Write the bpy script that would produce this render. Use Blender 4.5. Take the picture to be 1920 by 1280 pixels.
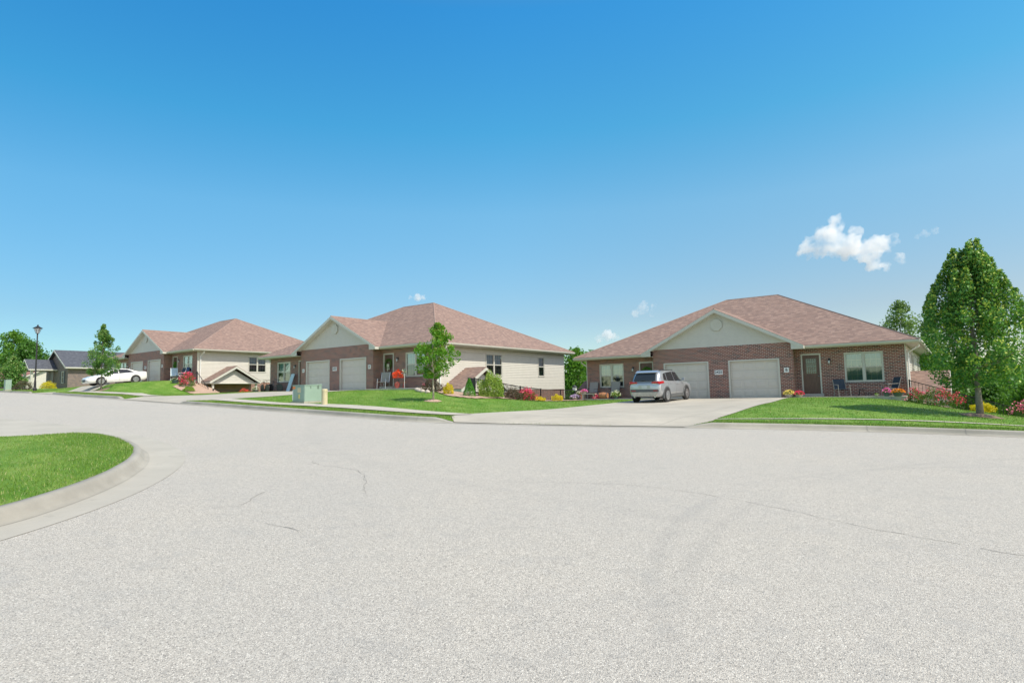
import bpy, math, random
import numpy as np
from mathutils import Vector, Matrix

# ------------------------------------------------------------------ camera, sky, sun
for o in list(bpy.data.objects): bpy.data.objects.remove(o)
SC = bpy.context.scene
COL = SC.collection
A0 = 0.64; PIT = math.radians(4.885); ROLL = math.radians(-1.081)
R = Vector((math.cos(A0), math.sin(A0), 0)); F0 = Vector((-math.sin(A0), math.cos(A0), 0)); Z = Vector((0, 0, 1))
FW = F0*math.cos(PIT) + Z*math.sin(PIT); UP = -F0*math.sin(PIT) + Z*math.cos(PIT)
R2 = R*math.cos(ROLL) + UP*math.sin(ROLL); U2 = UP*math.cos(ROLL) - R*math.sin(ROLL)
cam = bpy.data.objects.new('camera', bpy.data.cameras.new('camera')); COL.objects.link(cam)
m3 = Matrix((R2, U2, -FW)).transposed()
cam.matrix_world = Matrix.Translation((0, 0, 1.6)) @ m3.to_4x4()
cam.data.sensor_width = 36; cam.data.lens = 1115.8/1920*36; cam.data.clip_end = 6000; cam.data.clip_start = .05
SC.camera = cam
SUN_EL = math.radians(53); SUN_AZ = math.radians(4)      # direction to the sun: +X, a little +Y
SD = Vector((math.cos(SUN_EL)*math.cos(SUN_AZ), math.cos(SUN_EL)*math.sin(SUN_AZ), math.sin(SUN_EL)))
W = bpy.data.worlds.new('World'); SC.world = W; W.use_nodes = True
wn = W.node_tree.nodes; wl = W.node_tree.links
bg = wn['Background']; sky = wn.new('ShaderNodeTexSky'); sky.sky_type = 'NISHITA'; sky.sun_disc = False
sky.sun_elevation = SUN_EL; sky.sun_rotation = math.pi/2 - SUN_AZ
sky.altitude = 300; sky.air_density = 1.0; sky.dust_density = .25; sky.ozone_density = 2.2
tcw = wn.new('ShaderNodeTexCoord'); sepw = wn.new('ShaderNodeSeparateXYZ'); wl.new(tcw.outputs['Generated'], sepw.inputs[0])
rw = wn.new('ShaderNodeValToRGB'); el = rw.color_ramp.elements                 # colour balance of the clear summer sky by height; top stops, out of view, warmed as fill light
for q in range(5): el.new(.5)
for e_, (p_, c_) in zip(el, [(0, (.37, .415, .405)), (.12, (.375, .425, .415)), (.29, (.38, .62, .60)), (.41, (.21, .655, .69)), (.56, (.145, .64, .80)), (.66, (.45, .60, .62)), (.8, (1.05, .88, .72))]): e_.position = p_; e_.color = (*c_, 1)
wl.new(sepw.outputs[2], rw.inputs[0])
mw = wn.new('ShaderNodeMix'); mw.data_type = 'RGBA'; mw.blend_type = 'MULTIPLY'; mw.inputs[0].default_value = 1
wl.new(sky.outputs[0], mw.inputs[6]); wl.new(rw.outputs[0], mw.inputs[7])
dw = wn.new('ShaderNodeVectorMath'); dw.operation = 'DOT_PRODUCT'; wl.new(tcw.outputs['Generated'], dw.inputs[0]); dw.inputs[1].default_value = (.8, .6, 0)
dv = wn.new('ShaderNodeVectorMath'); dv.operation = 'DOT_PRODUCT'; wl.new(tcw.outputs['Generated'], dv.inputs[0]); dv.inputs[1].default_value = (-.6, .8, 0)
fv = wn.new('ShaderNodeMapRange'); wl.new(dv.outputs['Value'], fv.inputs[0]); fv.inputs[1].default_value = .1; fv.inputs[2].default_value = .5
mv = wn.new('ShaderNodeMix'); mv.data_type = 'RGBA'; wl.new(fv.outputs[0], mv.inputs[0]); mv.inputs[6].default_value = (1.0, .86, .68, 1); wl.new(rw.outputs[0], mv.inputs[7]); wl.new(mv.outputs[2], mw.inputs[7])  # unseen sky behind the camera tinted warm, added fill for the shaded fronts
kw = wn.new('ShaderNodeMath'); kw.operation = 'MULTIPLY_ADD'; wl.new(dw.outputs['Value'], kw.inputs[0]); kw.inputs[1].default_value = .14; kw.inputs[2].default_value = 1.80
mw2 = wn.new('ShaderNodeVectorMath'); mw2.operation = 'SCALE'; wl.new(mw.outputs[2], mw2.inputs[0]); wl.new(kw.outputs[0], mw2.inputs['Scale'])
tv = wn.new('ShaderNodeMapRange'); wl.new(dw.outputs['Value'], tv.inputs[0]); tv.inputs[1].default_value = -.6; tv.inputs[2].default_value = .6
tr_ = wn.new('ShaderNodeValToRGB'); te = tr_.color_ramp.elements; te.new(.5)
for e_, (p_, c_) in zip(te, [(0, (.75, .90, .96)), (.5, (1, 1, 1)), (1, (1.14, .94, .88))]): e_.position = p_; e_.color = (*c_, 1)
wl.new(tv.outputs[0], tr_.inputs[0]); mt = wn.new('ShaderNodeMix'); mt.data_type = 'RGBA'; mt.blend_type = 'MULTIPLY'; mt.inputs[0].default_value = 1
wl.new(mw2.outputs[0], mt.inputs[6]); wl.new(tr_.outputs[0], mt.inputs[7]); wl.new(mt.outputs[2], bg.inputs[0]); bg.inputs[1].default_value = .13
sl = bpy.data.lights.new('sun', 'SUN'); sl.energy = 3.9; sl.angle = math.radians(.5); sl.color = (1, .94, .80)
so = bpy.data.objects.new('sun', sl); COL.objects.link(so); so.rotation_euler = SD.to_track_quat('Z', 'Y').to_euler()
SC.view_settings.view_transform = 'Standard'; SC.view_settings.look = 'None'
SC.view_settings.gamma = 1; SC.view_settings.exposure = .4
SC.render.engine = 'CYCLES'
SC.cycles.max_bounces = 8; SC.cycles.transparent_max_bounces = 12; SC.cycles.volume_bounces = 4

# ------------------------------------------------------------------ helpers
def tag(o, label=None, cat=None, group=None, kind=None):
    for k, v in (('label', label), ('category', cat), ('group', group), ('kind', kind)):
        if v: o[k] = v
    return o
def empty(name, loc, label, cat, group=None, rz=0):
    o = bpy.data.objects.new(name, None); COL.objects.link(o); o.location = loc; o.rotation_euler = (0, 0, rz)
    o.empty_display_size = .2
    return tag(o, label, cat, group)
def copy_tree(o, parent=None, lvl=0):
    c = o.copy(); COL.objects.link(c)
    if parent: c.parent = parent
    for ch in list(o.children): copy_tree(ch, c, lvl+1)
    return c
class MB:
    def __init__(s): s.v = []; s.f = []; s.m = []
    def add(s, vs, fs, m=0):
        n = len(s.v); s.v += [tuple(x) for x in vs]; s.f += [tuple(i+n for i in f) for f in fs]; s.m += [m]*len(fs); return s
    def quad(s, a, b, c, d, m=0): return s.add([a, b, c, d], [(0, 1, 2, 3)], m)
    def poly(s, pts, m=0): return s.add(pts, [tuple(range(len(pts)))], m)
    def box(s, x0, x1, y0, y1, z0, z1, m=0):
        v = [(x, y, z) for z in (z0, z1) for y in (y0, y1) for x in (x0, x1)]
        return s.add(v, [(0, 2, 3, 1), (4, 5, 7, 6), (0, 1, 5, 4), (2, 6, 7, 3), (0, 4, 6, 2), (1, 3, 7, 5)], m)
    def prism(s, pts, vec, m=0):
        n = len(pts); v = [Vector(p) for p in pts]; w = [p+Vector(vec) for p in v]
        return s.add(v+w, [tuple(range(n))[::-1], tuple(range(n, 2*n))] + [(i, (i+1) % n, n+(i+1) % n, n+i) for i in range(n)], m)
    def tube(s, pts, r, n=6, m=0, cap=True):
        pts = [Vector(p) for p in pts]; rs = r if isinstance(r, (list, tuple)) else [r]*len(pts); rings = []
        for i, p in enumerate(pts):
            d = (pts[min(i+1, len(pts)-1)]-pts[max(i-1, 0)]).normalized()
            a = d.orthogonal().normalized() if i == 0 else (a-d*a.dot(d)).normalized()
            b = d.cross(a)
            rings.append([p+(a*math.cos(2*math.pi*k/n)+b*math.sin(2*math.pi*k/n))*rs[i] for k in range(n)])
        v = [x for q in rings for x in q]
        f = [(i*n+k, i*n+(k+1) % n, (i+1)*n+(k+1) % n, (i+1)*n+k) for i in range(len(pts)-1) for k in range(n)]
        if cap: f += [tuple(range(n))[::-1], tuple((len(pts)-1)*n+k for k in range(n))]
        return s.add(v, f, m)
    def lathe(s, prof, c=(0, 0, 0), n=16, m=0, axis='z'):
        v = []; f = []; k = len(prof)
        for i in range(n):
            a = 2*math.pi*i/n
            for r, h in prof:
                x, y, z = r*math.cos(a), r*math.sin(a), h
                if axis == 'y': x, y, z = x, h, y
                if axis == 'x': x, y, z = h, x, y
                v.append((c[0]+x, c[1]+y, c[2]+z))
        for i in range(n):
            j = (i+1) % n
            for q in range(k-1): f.append((i*k+q, j*k+q, j*k+q+1, i*k+q+1))
        f.append(tuple(i*k for i in range(n))[::-1]); f.append(tuple(i*k+k-1 for i in range(n)))
        return s.add(v, f, m)
    def build(s, name, mat, parent=None, smooth=False, bevel=0, sub=0, loc=None):
        me = bpy.data.meshes.new(name); me.from_pydata(s.v, [], s.f); 
        mats = mat if isinstance(mat, (list, tuple)) else [mat]
        for q in mats: me.materials.append(q)
        if len(mats) > 1: me.polygons.foreach_set('material_index', s.m)
        if smooth: me.polygons.foreach_set('use_smooth', [True]*len(me.polygons))
        me.update(); o = bpy.data.objects.new(name, me); COL.objects.link(o)
        if parent: o.parent = parent
        if loc: o.location = loc
        if bevel:
            b = o.modifiers.new('bevel', 'BEVEL'); b.width = bevel; b.segments = 2; b.limit_method = 'ANGLE'
        if sub:
            b = o.modifiers.new('sub', 'SUBSURF'); b.levels = sub; b.render_levels = sub
        return o
def interp(x, P):
    if x <= P[0][0]: return P[0][1]
    for (a, b), (c, d) in zip(P, P[1:]):
        if x <= c: return b+(d-b)*(x-a)/(c-a)
    return P[-1][1]

# ------------------------------------------------------------------ materials
class NT:
    def __init__(s, name):
        s.m = bpy.data.materials.new(name); s.m.use_nodes = True; s.t = s.m.node_tree; s.n = s.t.nodes
        s.b = s.n['Principled BSDF']; s.o = s.n['Material Output']
    def new(s, t, **k):
        x = s.n.new('ShaderNode'+t)
        for a, b in k.items(): setattr(x, a, b)
        return x
    def l(s, a, b): s.t.links.new(a, b)
    def inp(s, x, i, v):
        if hasattr(v, 'links') or hasattr(v, 'is_linked'): s.l(v, x.inputs[i])
        else: x.inputs[i].default_value = v
    def coord(s, w='Object'): return s.new('TexCoord').outputs[w]
    def mapping(s, v, sc=(1, 1, 1), loc=(0, 0, 0), rot=(0, 0, 0)):
        x = s.new('Mapping'); s.l(v, x.inputs[0]); x.inputs['Scale'].default_value = sc; x.inputs['Location'].default_value = loc; x.inputs['Rotation'].default_value = rot; return x.outputs[0]
    def noise(s, v, sc, det=3, rough=.5, dist=0):
        x = s.new('TexNoise'); s.l(v, x.inputs['Vector']); x.inputs['Scale'].default_value = sc; x.inputs['Detail'].default_value = det
        x.inputs['Roughness'].default_value = rough; x.inputs['Distortion'].default_value = dist; return x.outputs['Fac']
    def vor(s, v, sc, out='Color', feat='F1', rnd=1):
        x = s.new('TexVoronoi', feature=feat); s.l(v, x.inputs['Vector']); x.inputs['Scale'].default_value = sc; x.inputs['Randomness'].default_value = rnd; return x.outputs[out]
    def ramp(s, f, pts, interp='LINEAR'):
        x = s.new('ValToRGB'); s.l(f, x.inputs[0]); e = x.color_ramp.elements; x.color_ramp.interpolation = interp
        while len(e) < len(pts): e.new(.5)
        for q, (p, c) in zip(e, pts): q.position = p; q.color = (*c, 1) if len(c) == 3 else c
        return x.outputs[0]
    def mix(s, f, a, b, mode='MIX'):
        x = s.new('Mix', data_type='RGBA', blend_type=mode); s.inp(x, 0, f)
        for i, v in ((6, a), (7, b)): s.inp(x, i, (*v, 1) if isinstance(v, tuple) and len(v) == 3 else v)
        return x.outputs[2]
    def math(s, op, a, b=0, c=None):
        x = s.new('Math', operation=op); s.inp(x, 0, a); s.inp(x, 1, b)
        if c is not None: s.inp(x, 2, c)
        return x.outputs[0]
    def mr(s, v, a, b, c=0, d=1):
        x = s.new('MapRange'); s.l(v, x.inputs[0])
        for i, q in enumerate((a, b, c, d)): x.inputs[i+1].default_value = q
        return x.outputs[0]
    def bump(s, h, st=.3, d=.01):
        x = s.new('Bump'); s.l(h, x.inputs['Height']); x.inputs['Strength'].default_value = st; x.inputs['Distance'].default_value = d; s.l(x.outputs[0], s.b.inputs['Normal']); return x.outputs[0]
    def col(s, c): s.inp(s.b, 'Base Color', (*c, 1) if isinstance(c, tuple) else c)
    def rough(s, r): s.inp(s.b, 'Roughness', r)
def plain(name, c, rough=.6, var=.12, sc=6, metal=0, coat=0, spec=.5, bump=0):
    n = NT(name); f = n.noise(n.coord(), sc, 4, .6)
    n.col(n.mix(n.mr(f, .3, .7), tuple(x*(1-var) for x in c), tuple(min(1, x*(1+var)) for x in c))); n.rough(rough)
    n.b.inputs['Metallic'].default_value = metal; n.b.inputs['Coat Weight'].default_value = coat; n.b.inputs['Specular IOR Level'].default_value = spec
    if bump: n.bump(n.noise(n.coord(), sc*8, 4), bump, .01)
    return n.m
def axis_uv(n, swap=True):
    """(along the wall, height) from the object's own coordinates, for faces turned any way"""
    g = n.new('NewGeometry'); vt = n.new('VectorTransform', vector_type='NORMAL', convert_from='WORLD', convert_to='OBJECT'); n.l(g.outputs['True Normal'], vt.inputs[0])
    sn = n.new('SeparateXYZ'); n.l(vt.outputs[0], sn.inputs[0]); sp = n.new('SeparateXYZ'); n.l(n.coord(), sp.inputs[0])
    ax = n.math('ABSOLUTE', sn.outputs[0]); ay = n.math('ABSOLUTE', sn.outputs[1]); k = n.math('GREATER_THAN', ax, ay)
    u = n.math('ADD', n.math('MULTIPLY', sp.outputs[1], k), n.math('MULTIPLY', sp.outputs[0], n.math('SUBTRACT', 1.0, k)))
    c = n.new('CombineXYZ'); n.l(u, c.inputs[0]); n.l(sp.outputs[2], c.inputs[1]); return c.outputs[0], u, sp.outputs[2]
def mat_brick(name, c1, c2, c3, mort, bw=.21, rh=.0785, ms=.011):
    n = NT(name); v, u, z = axis_uv(n)
    b = n.new('TexBrick', offset=.5); n.l(v, b.inputs['Vector']); b.inputs['Scale'].default_value = 1; b.inputs['Brick Width'].default_value = bw; b.inputs['Row Height'].default_value = rh
    b.inputs['Mortar Size'].default_value = ms; b.inputs['Mortar Smooth'].default_value = .2; b.inputs['Bias'].default_value = 0
    b.inputs['Color1'].default_value = (0, 0, 0, 1); b.inputs['Color2'].default_value = (1, 1, 1, 1); b.inputs['Mortar'].default_value = (.5, .5, .5, 1)
    # per brick random
    row = n.math('FLOOR', n.math('DIVIDE', z, rh)); off = n.math('MULTIPLY', n.math('MODULO', n.math('ABSOLUTE', row), 2.0), bw*.5)
    colm = n.math('FLOOR', n.math('DIVIDE', n.math('ADD', u, off), bw)); cc = n.new('CombineXYZ'); n.l(row, cc.inputs[0]); n.l(colm, cc.inputs[1])
    wnz = n.new('TexWhiteNoise', noise_dimensions='2D'); n.l(cc.outputs[0], wnz.inputs['Vector'])
    base = n.ramp(wnz.outputs['Value'], [(0, c1), (.35, c1), (.45, c2), (.78, c2), (.82, c3), (1, c3)])
    base = n.mix(n.mr(n.noise(n.coord(), 2.5, 3), .3, .7, 0, .35), base, tuple(x*.75 for x in c2))
    base = n.mix(n.mr(n.noise(n.coord(), 60, 2), .35, .65, 0, .3), base, c1)
    n.col(n.mix(b.outputs['Fac'], base, mort)); n.rough(.85)
    n.bump(n.math('SUBTRACT', 1.0, b.outputs['Fac']), .5, .006); return n.m
def mat_shingle(name, a, b_, c):
    n = NT(name); v, u, z = axis_uv(n)
    rh = .062
    row = n.math('FLOOR', n.math('DIVIDE', z, rh)); wr = n.new('TexWhiteNoise', noise_dimensions='1D'); n.l(row, wr.inputs['W'])
    us = n.math('ADD', u, n.math('MULTIPLY', wr.outputs['Value'], 3.0)); colm = n.math('FLOOR', n.math('DIVIDE', us, .21))
    cc = n.new('CombineXYZ'); n.l(row, cc.inputs[0]); n.l(colm, cc.inputs[1]); wnz = n.new('TexWhiteNoise', noise_dimensions='2D'); n.l(cc.outputs[0], wnz.inputs['Vector'])
    base = n.ramp(wnz.outputs['Value'], [(0, a), (.45, b_), (.8, c), (1, a)])
    mp = n.mapping(n.coord(), (1, 1, 3)); base = n.mix(n.mr(n.noise(mp, 3.1, 4, .6), .35, .7, 0, .2), base, b_)
    base = n.mix(n.mr(n.noise(n.coord(), 90, 2), .3, .7, 0, .35), base, tuple(x*.6 for x in a))
    fr = n.math('FRACT', n.math('DIVIDE', z, rh)); edge = n.math('LESS_THAN', fr, .14)
    n.col(n.mix(n.math('MULTIPLY', edge, .55), base, tuple(x*.35 for x in b_))); n.rough(.95); n.b.inputs['Specular IOR Level'].default_value = .2
    n.bump(fr, .5, .01); return n.m
def mat_leaf(name, dark, light, tip=None, tr=.35, rough=.45):
    n = NT(name); at = n.new('Attribute', attribute_name='tint'); f = at.outputs['Fac']
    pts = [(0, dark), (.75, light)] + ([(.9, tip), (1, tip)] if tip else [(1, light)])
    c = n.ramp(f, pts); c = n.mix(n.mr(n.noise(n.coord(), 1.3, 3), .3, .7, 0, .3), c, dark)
    n.col(c); n.rough(rough); n.b.inputs['Specular IOR Level'].default_value = .35
    t = n.new('BsdfTranslucent'); n.l(n.mix(.5, c, (light[0]*1.5, light[1]*1.4, light[2]*.6)), t.inputs[0])
    mx = n.new('MixShader'); mx.inputs[0].default_value = tr; n.l(n.b.outputs[0], mx.inputs[1]); n.l(t.outputs[0], mx.inputs[2]); n.l(mx.outputs[0], n.o.inputs[0]); return n.m
def grass_color(n, seed=0):
    co = n.coord(); 
    big = n.mr(n.noise(n.mapping(co, (1, .35, 1), (seed, 0, 0)), .55, 4, .6, .6), .35, .68)
    st = n.mr(n.noise(n.mapping(co, (.25, 1.9, 1), (3+seed, 2, 0), (0, 0, .12)), .9, 2, .4), .38, .62)
    c = n.mix(st, (.145, .27, .035), (.225, .35, .065)); c = n.mix(n.math('MULTIPLY', big, .65), c, (.235, .34, .08))
    dry = n.mr(n.noise(co, 2.4, 5, .7), .58, .72); c = n.mix(n.math('MULTIPLY', dry, .55), c, (.34, .33, .14)); c = n.mix(n.mr(n.noise(co, 1.1, 3, .5, .8), .48, .60, 0, .6), c, (.085, .22, .018))
    wv = n.new('TexWave', wave_type='BANDS', bands_direction='DIAGONAL'); n.l(n.mapping(co, (.55, 1.25, 0), (seed, 0, 0), (0, 0, .35)), wv.inputs[0]); wv.inputs['Scale'].default_value = .32; wv.inputs['Distortion'].default_value = 2.2; wv.inputs['Detail'].default_value = 1.5; wv.inputs['Detail Scale'].default_value = .6
    c = n.mix(n.mr(wv.outputs['Fac'], .35, .65, 0, .42), c, (.10, .235, .02))
    fine = n.mr(n.noise(co, 26, 3, .7), .35, .65); return n.mix(n.math('MULTIPLY', fine, .5), c, (.05, .135, .014))
def mat_grass(name, seed=0, blade=False):
    n = NT(name); c = grass_color(n, seed)
    if blade:
        at = n.new('Attribute', attribute_name='tint'); c = n.mix(n.mr(at.outputs['Fac'], 0, .85, 0, .55), c, (.28, .40, .08)); c = n.mix(n.mr(at.outputs['Fac'], .86, .9, 0, .75), c, (.50, .46, .24))
        t = n.new('BsdfTranslucent'); n.l(c, t.inputs[0]); mx = n.new('MixShader'); mx.inputs[0].default_value = .3
        n.l(n.b.outputs[0], mx.inputs[1]); n.l(t.outputs[0], mx.inputs[2]); n.l(mx.outputs[0], n.o.inputs[0])
    else: n.bump(n.noise(n.coord(), 45, 4, .7), .8, .03)
    n.col(c); n.rough(.7); n.b.inputs['Specular IOR Level'].default_value = .15; return n.m
def mat_road(name):
    n = NT(name); co = n.coord(); g = n.vor(co, 150, 'Color'); sp = n.new('SeparateColor'); n.l(g, sp.inputs[0])
    c = n.ramp(sp.outputs[0], [(0, (.15, .142, .135)), (.14, (.35, .325, .292)), (.5, (.475, .442, .395)), (.9, (.555, .522, .47)), (1, (.79, .755, .69))])
    g2 = n.vor(co, 46, 'Color'); s2 = n.new('SeparateColor'); n.l(g2, s2.inputs[0]); c = n.mix(n.mr(s2.outputs[1], .84, .96, 0, .3), c, (.27, .26, .245))
    big = n.mr(n.noise(co, .35, 5, .62), .35, .68); c = n.mix(n.math('MULTIPLY', big, .28), c, (.37, .365, .355))
    med = n.mr(n.noise(co, 3.2, 4, .65), .52, .74); c = n.mix(n.math('MULTIPLY', med, .35), c, (.33, .325, .315))
    # wheel paths where cars swing round the bulb of the street
    spx = n.new('SeparateXYZ'); n.l(co, spx.inputs[0])
    def ring(cx, cy, r, w, k, c):
        dx = n.math('SUBTRACT', spx.outputs[0], cx); dy = n.math('SUBTRACT', spx.outputs[1], cy)
        d = n.math('SQRT', n.math('ADD', n.math('MULTIPLY', dx, dx), n.math('MULTIPLY', dy, dy))); e = n.math('ABSOLUTE', n.math('SUBTRACT', d, r))
        f = n.mr(e, w*.4, w, 1, 0); return n.mix(n.math('MULTIPLY', n.math('MULTIPLY', f, k), n.mr(n.noise(co, .5, 3), .35, .6)), c, (.24, .235, .23))
    gap = n.mr(n.vor(co, 75, 'Distance'), .45, .8, 0, .24); c = n.mix(gap, c, (.16, .152, .145)); c = ring(5.27, 7.54, 7.89, .11, .15, c); c = ring(10.05, 7.43, 12.19, .12, .15, c); c = ring(-4, 24, 17.5, .3, .08, c)  # gap: shade between the chippings darkened into the colour; rings: wheel paths
    n.col(c); n.rough(.88); n.b.inputs['Specular IOR Level'].default_value = .3
    h = n.vor(co, 130, 'Distance'); n.bump(h, .8, .006); return n.m
def mat_conc(name, c=(.5, .47, .42), stain=.25, joints=0):
    n = NT(name); co = n.coord(); k = n.mix(n.mr(n.noise(co, .7, 5, .65), .32, .7), tuple(x*(1-stain) for x in c), tuple(min(1, x*1.08) for x in c))
    k = n.mix(n.mr(n.noise(co, 70, 3), .3, .7, 0, .25), k, tuple(x*.7 for x in c)); k = n.mix(n.mr(n.noise(co, 1.9, 5, .7, 1.2), .62, .72, 0, .45), k, tuple(x*.5 for x in c))
    if joints: k = n.mix(n.mr(n.noise(n.mapping(co, (.3, 1.6, 1)), 1.2, 3), .58, .75, 0, .3), k, (c[0]*.72, c[1]*.74, c[2]*.78))
    if joints:
        sp = n.new('SeparateXYZ'); n.l(co, sp.inputs[0]); e = None
        for i, st in ((0, joints), (1, joints)):
            f = n.math('ABSOLUTE', n.math('SUBTRACT', n.math('FRACT', n.math('DIVIDE', n.math('ADD', sp.outputs[i], 300.4), st)), .5)); g = n.math('GREATER_THAN', f, .5-.012/st)
            e = g if e is None else n.math('MAXIMUM', e, g)
        k = n.mix(n.math('MULTIPLY', e, .6), k, tuple(x*.35 for x in c))
    n.col(k); n.rough(.85); n.bump(n.noise(co, 120, 3), .25, .004); return n.m
def mat_glass(name, tint=(.9, .97, .97), refl=.25):
    n = NT(name); tr = n.new('BsdfTransparent'); tr.inputs[0].default_value = (*tint, 1); gl = n.new('BsdfGlossy'); gl.inputs['Roughness'].default_value = .03; gl.inputs[0].default_value = (.95, 1, 1, 1)
    fr = n.new('Fresnel'); fr.inputs[0].default_value = 1.5; k = n.math('MINIMUM', n.math('ADD', n.math('MULTIPLY', fr.outputs[0], 1.2), refl*.5), 1.0)
    mx = n.new('MixShader'); n.l(k, mx.inputs[0]); n.l(tr.outputs[0], mx.inputs[1]); n.l(gl.outputs[0], mx.inputs[2]); n.l(mx.outputs[0], n.o.inputs[0]); return n.m
M = {}
M['brick'] = mat_brick('brick', (.26, .092, .066), (.175, .063, .05), (.055, .033, .036), (.50, .42, .36), ms=.0095)
M['brick_dark'] = mat_brick('brick_dark', (.21, .135, .11), (.15, .10, .088), (.07, .055, .06), (.30, .28, .27))
M['shingle'] = mat_shingle('shingle', (.295, .20, .168), (.215, .152, .135), (.36, .255, .215))
M['shingle_dark'] = mat_shingle('shingle_dark', (.10, .11, .135), (.075, .08, .10), (.13, .14, .165))
M['shingle_red'] = mat_shingle('shingle_red', (.36, .17, .14), (.29, .14, .12), (.42, .22, .18))
M['siding'] = plain('siding', (.555, .53, .475), .55, .04, 3)
M['trim'] = plain('trim', (.54, .53, .475), .45, .03, 4)
M['frame_vinyl'] = plain('frame_vinyl', (.52, .505, .45), .4, .03, 4)
M['soffit'] = plain('soffit', (.60, .58, .53), .5, .04, 3)
M['garage'] = plain('garage', (.56, .515, .46), .5, .03, 2)
M['white'] = plain('white', (.78, .78, .76), .45, .03)
M['glass'] = mat_glass('glass', (.85, .96, 1)); M['glass_screen'] = mat_glass('glass_screen', (.55, .6, .62), .12)
M['glass_dark'] = plain('car_glass', (.02, .024, .028), .06, .1, 3, 0, 0, .8)
M['curtain'] = plain('curtain', (.22, .34, .38), .8, .06, 12)
M['interior'] = plain('interior', (.055, .075, .075), .8, .3, 2)
M['door_wood'] = None
n = NT('door_wood'); f = n.noise(n.mapping(n.coord(), (14, 14, 1.2)), 2, 4, .6); n.col(n.mix(n.mr(f, .3, .7), (.09, .045, .03), (.15, .08, .055))); n.rough(.45); M['door_wood'] = n.m
n = NT('wood_orange'); f = n.noise(n.mapping(n.coord(), (10, 2, 10)), 2, 4, .6); n.col(n.mix(n.mr(f, .3, .7), (.33, .13, .06), (.5, .23, .11))); n.rough(.6); M['wood'] = n.m
M['black'] = plain('black_metal', (.022, .022, .025), .45, .2)
M['dark_grey'] = plain('dark_grey', (.07, .075, .085), .6, .2)
M['rubber'] = plain('rubber', (.03, .03, .032), .85, .15)
M['chrome'] = plain('alloy', (.62, .63, .65), .25, .05, 6, .85)
M['silver'] = plain('silver_paint', (.45, .47, .50), .28, .03, 2, .55, .8)
M['car_white'] = plain('white_paint', (.80, .80, .79), .25, .02, 2, 0, .8)
M['red_lens'] = plain('red_lens', (.5, .015, .02), .15, .1, 5, 0, .5)
M['clad'] = plain('cladding', (.10, .105, .11), .6, .1)
M['road'] = mat_road('road'); M['conc'] = mat_conc('concrete', (.44, .405, .345), .18, 3.66); M['kerb'] = mat_conc('kerb_concrete', (.37, .35, .305), .3)
M['pan'] = mat_conc('gutter_concrete', (.42, .395, .345), .12); M['walk'] = mat_conc('walk_concrete', (.47, .435, .375), .15, 1.5)
M['crack'] = plain('crack', (.25, .24, .22), .9, .3, 20)
M['lawn'] = mat_grass('lawn'); M['blade'] = mat_grass('blades', 0, True)
M['mulch'] = plain('mulch', (.42, .29, .22), .95, .35, 18, bump=.8); M['mulch_brown'] = plain('mulch_brown', (.22, .155, .11), .95, .4, 18, bump=.8)
M['rock'] = plain('rock', (.5, .44, .38), .9, .25, 8)
M['bark'] = plain('bark', (.22, .195, .16), .9, .3, 14, bump=.6); M['bark_light'] = plain('bark_light', (.45, .38, .30), .9, .2, 14, bump=.4)
M['maple'] = mat_leaf('maple_leaf', (.03, .13, .03), (.16, .36, .06), (.52, .60, .09), .25)
M['maple_young'] = mat_leaf('young_maple_leaf', (.07, .22, .015), (.17, .38, .03), (.34, .36, .08), .45)
M['tree_l'] = mat_leaf('street_tree_leaf', (.05, .16, .03), (.16, .32, .07), (.30, .40, .12))
M['wood_far'] = mat_leaf('woodland_leaf', (.05, .15, .018), (.16, .34, .04), None, .4)
M['wood_dim'] = mat_leaf('deep_woodland_leaf', (.035, .11, .02), (.10, .24, .035), None, .4)
M['poplar'] = mat_leaf('pale_leaf', (.09, .17, .05), (.20, .31, .11), None, .45)
M['bush'] = mat_leaf('bush_leaf', (.04, .11, .02), (.12, .24, .035))
M['bush_yel'] = mat_leaf('golden_leaf', (.42, .38, .01), (.78, .66, .02), None, .3)
M['bush_lime'] = mat_leaf('lime_leaf', (.12, .26, .02), (.30, .45, .05))
M['bush_var'] = mat_leaf('variegated_leaf', (.11, .25, .03), (.34, .46, .09), (.55, .56, .16))
M['bush_cone'] = mat_leaf('conifer_leaf', (.05, .2, .02), (.13, .38, .04))
M['bush_brown'] = mat_leaf('bronze_leaf', (.05, .045, .035), (.15, .12, .07))
M['petal_red'] = mat_leaf('red_petal', (.66, .02, .09), (.85, .08, .20), None, .2); M['petal_pink'] = mat_leaf('pink_petal', (.75, .12, .25), (.85, .25, .38), None, .2)
M['petal_coral'] = mat_leaf('coral_petal', (.75, .05, .04), (.85, .14, .10), None, .2)
M['petal_orange'] = mat_leaf('orange_petal', (.75, .16, .01), (.85, .34, .03), None, .2); M['petal_yel'] = mat_leaf('yellow_petal', (.8, .6, .08), (.9, .75, .3), None, .2)
M['petal_vio'] = mat_leaf('violet_petal', (.3, .12, .5), (.7, .6, .75), None, .2); M['petal_mag'] = mat_leaf('magenta_petal', (.75, .06, .42), (.9, .3, .6), None, .2)
M['petal_white'] = mat_leaf('cream_petal', (.6, .6, .45), (.85, .85, .7), None, .2); M['begonia'] = mat_leaf('orange_red_petal', (.80, .05, .015), (.90, .13, .03), None, .2)
M['pot_dark'] = plain('pot_dark', (.09, .13, .14), .5, .2); M['pot_clay'] = plain('pot_clay', (.45, .2, .12), .7, .2); M['pot_stone'] = plain('pot_stone', (.45, .42, .36), .8, .2)
M['cab_green'] = plain('cabinet_green', (.27, .37, .31), .45, .06, 3); M['cab_dark'] = plain('cabinet_dark_green', (.10, .155, .13), .5, .08, 3)
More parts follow.
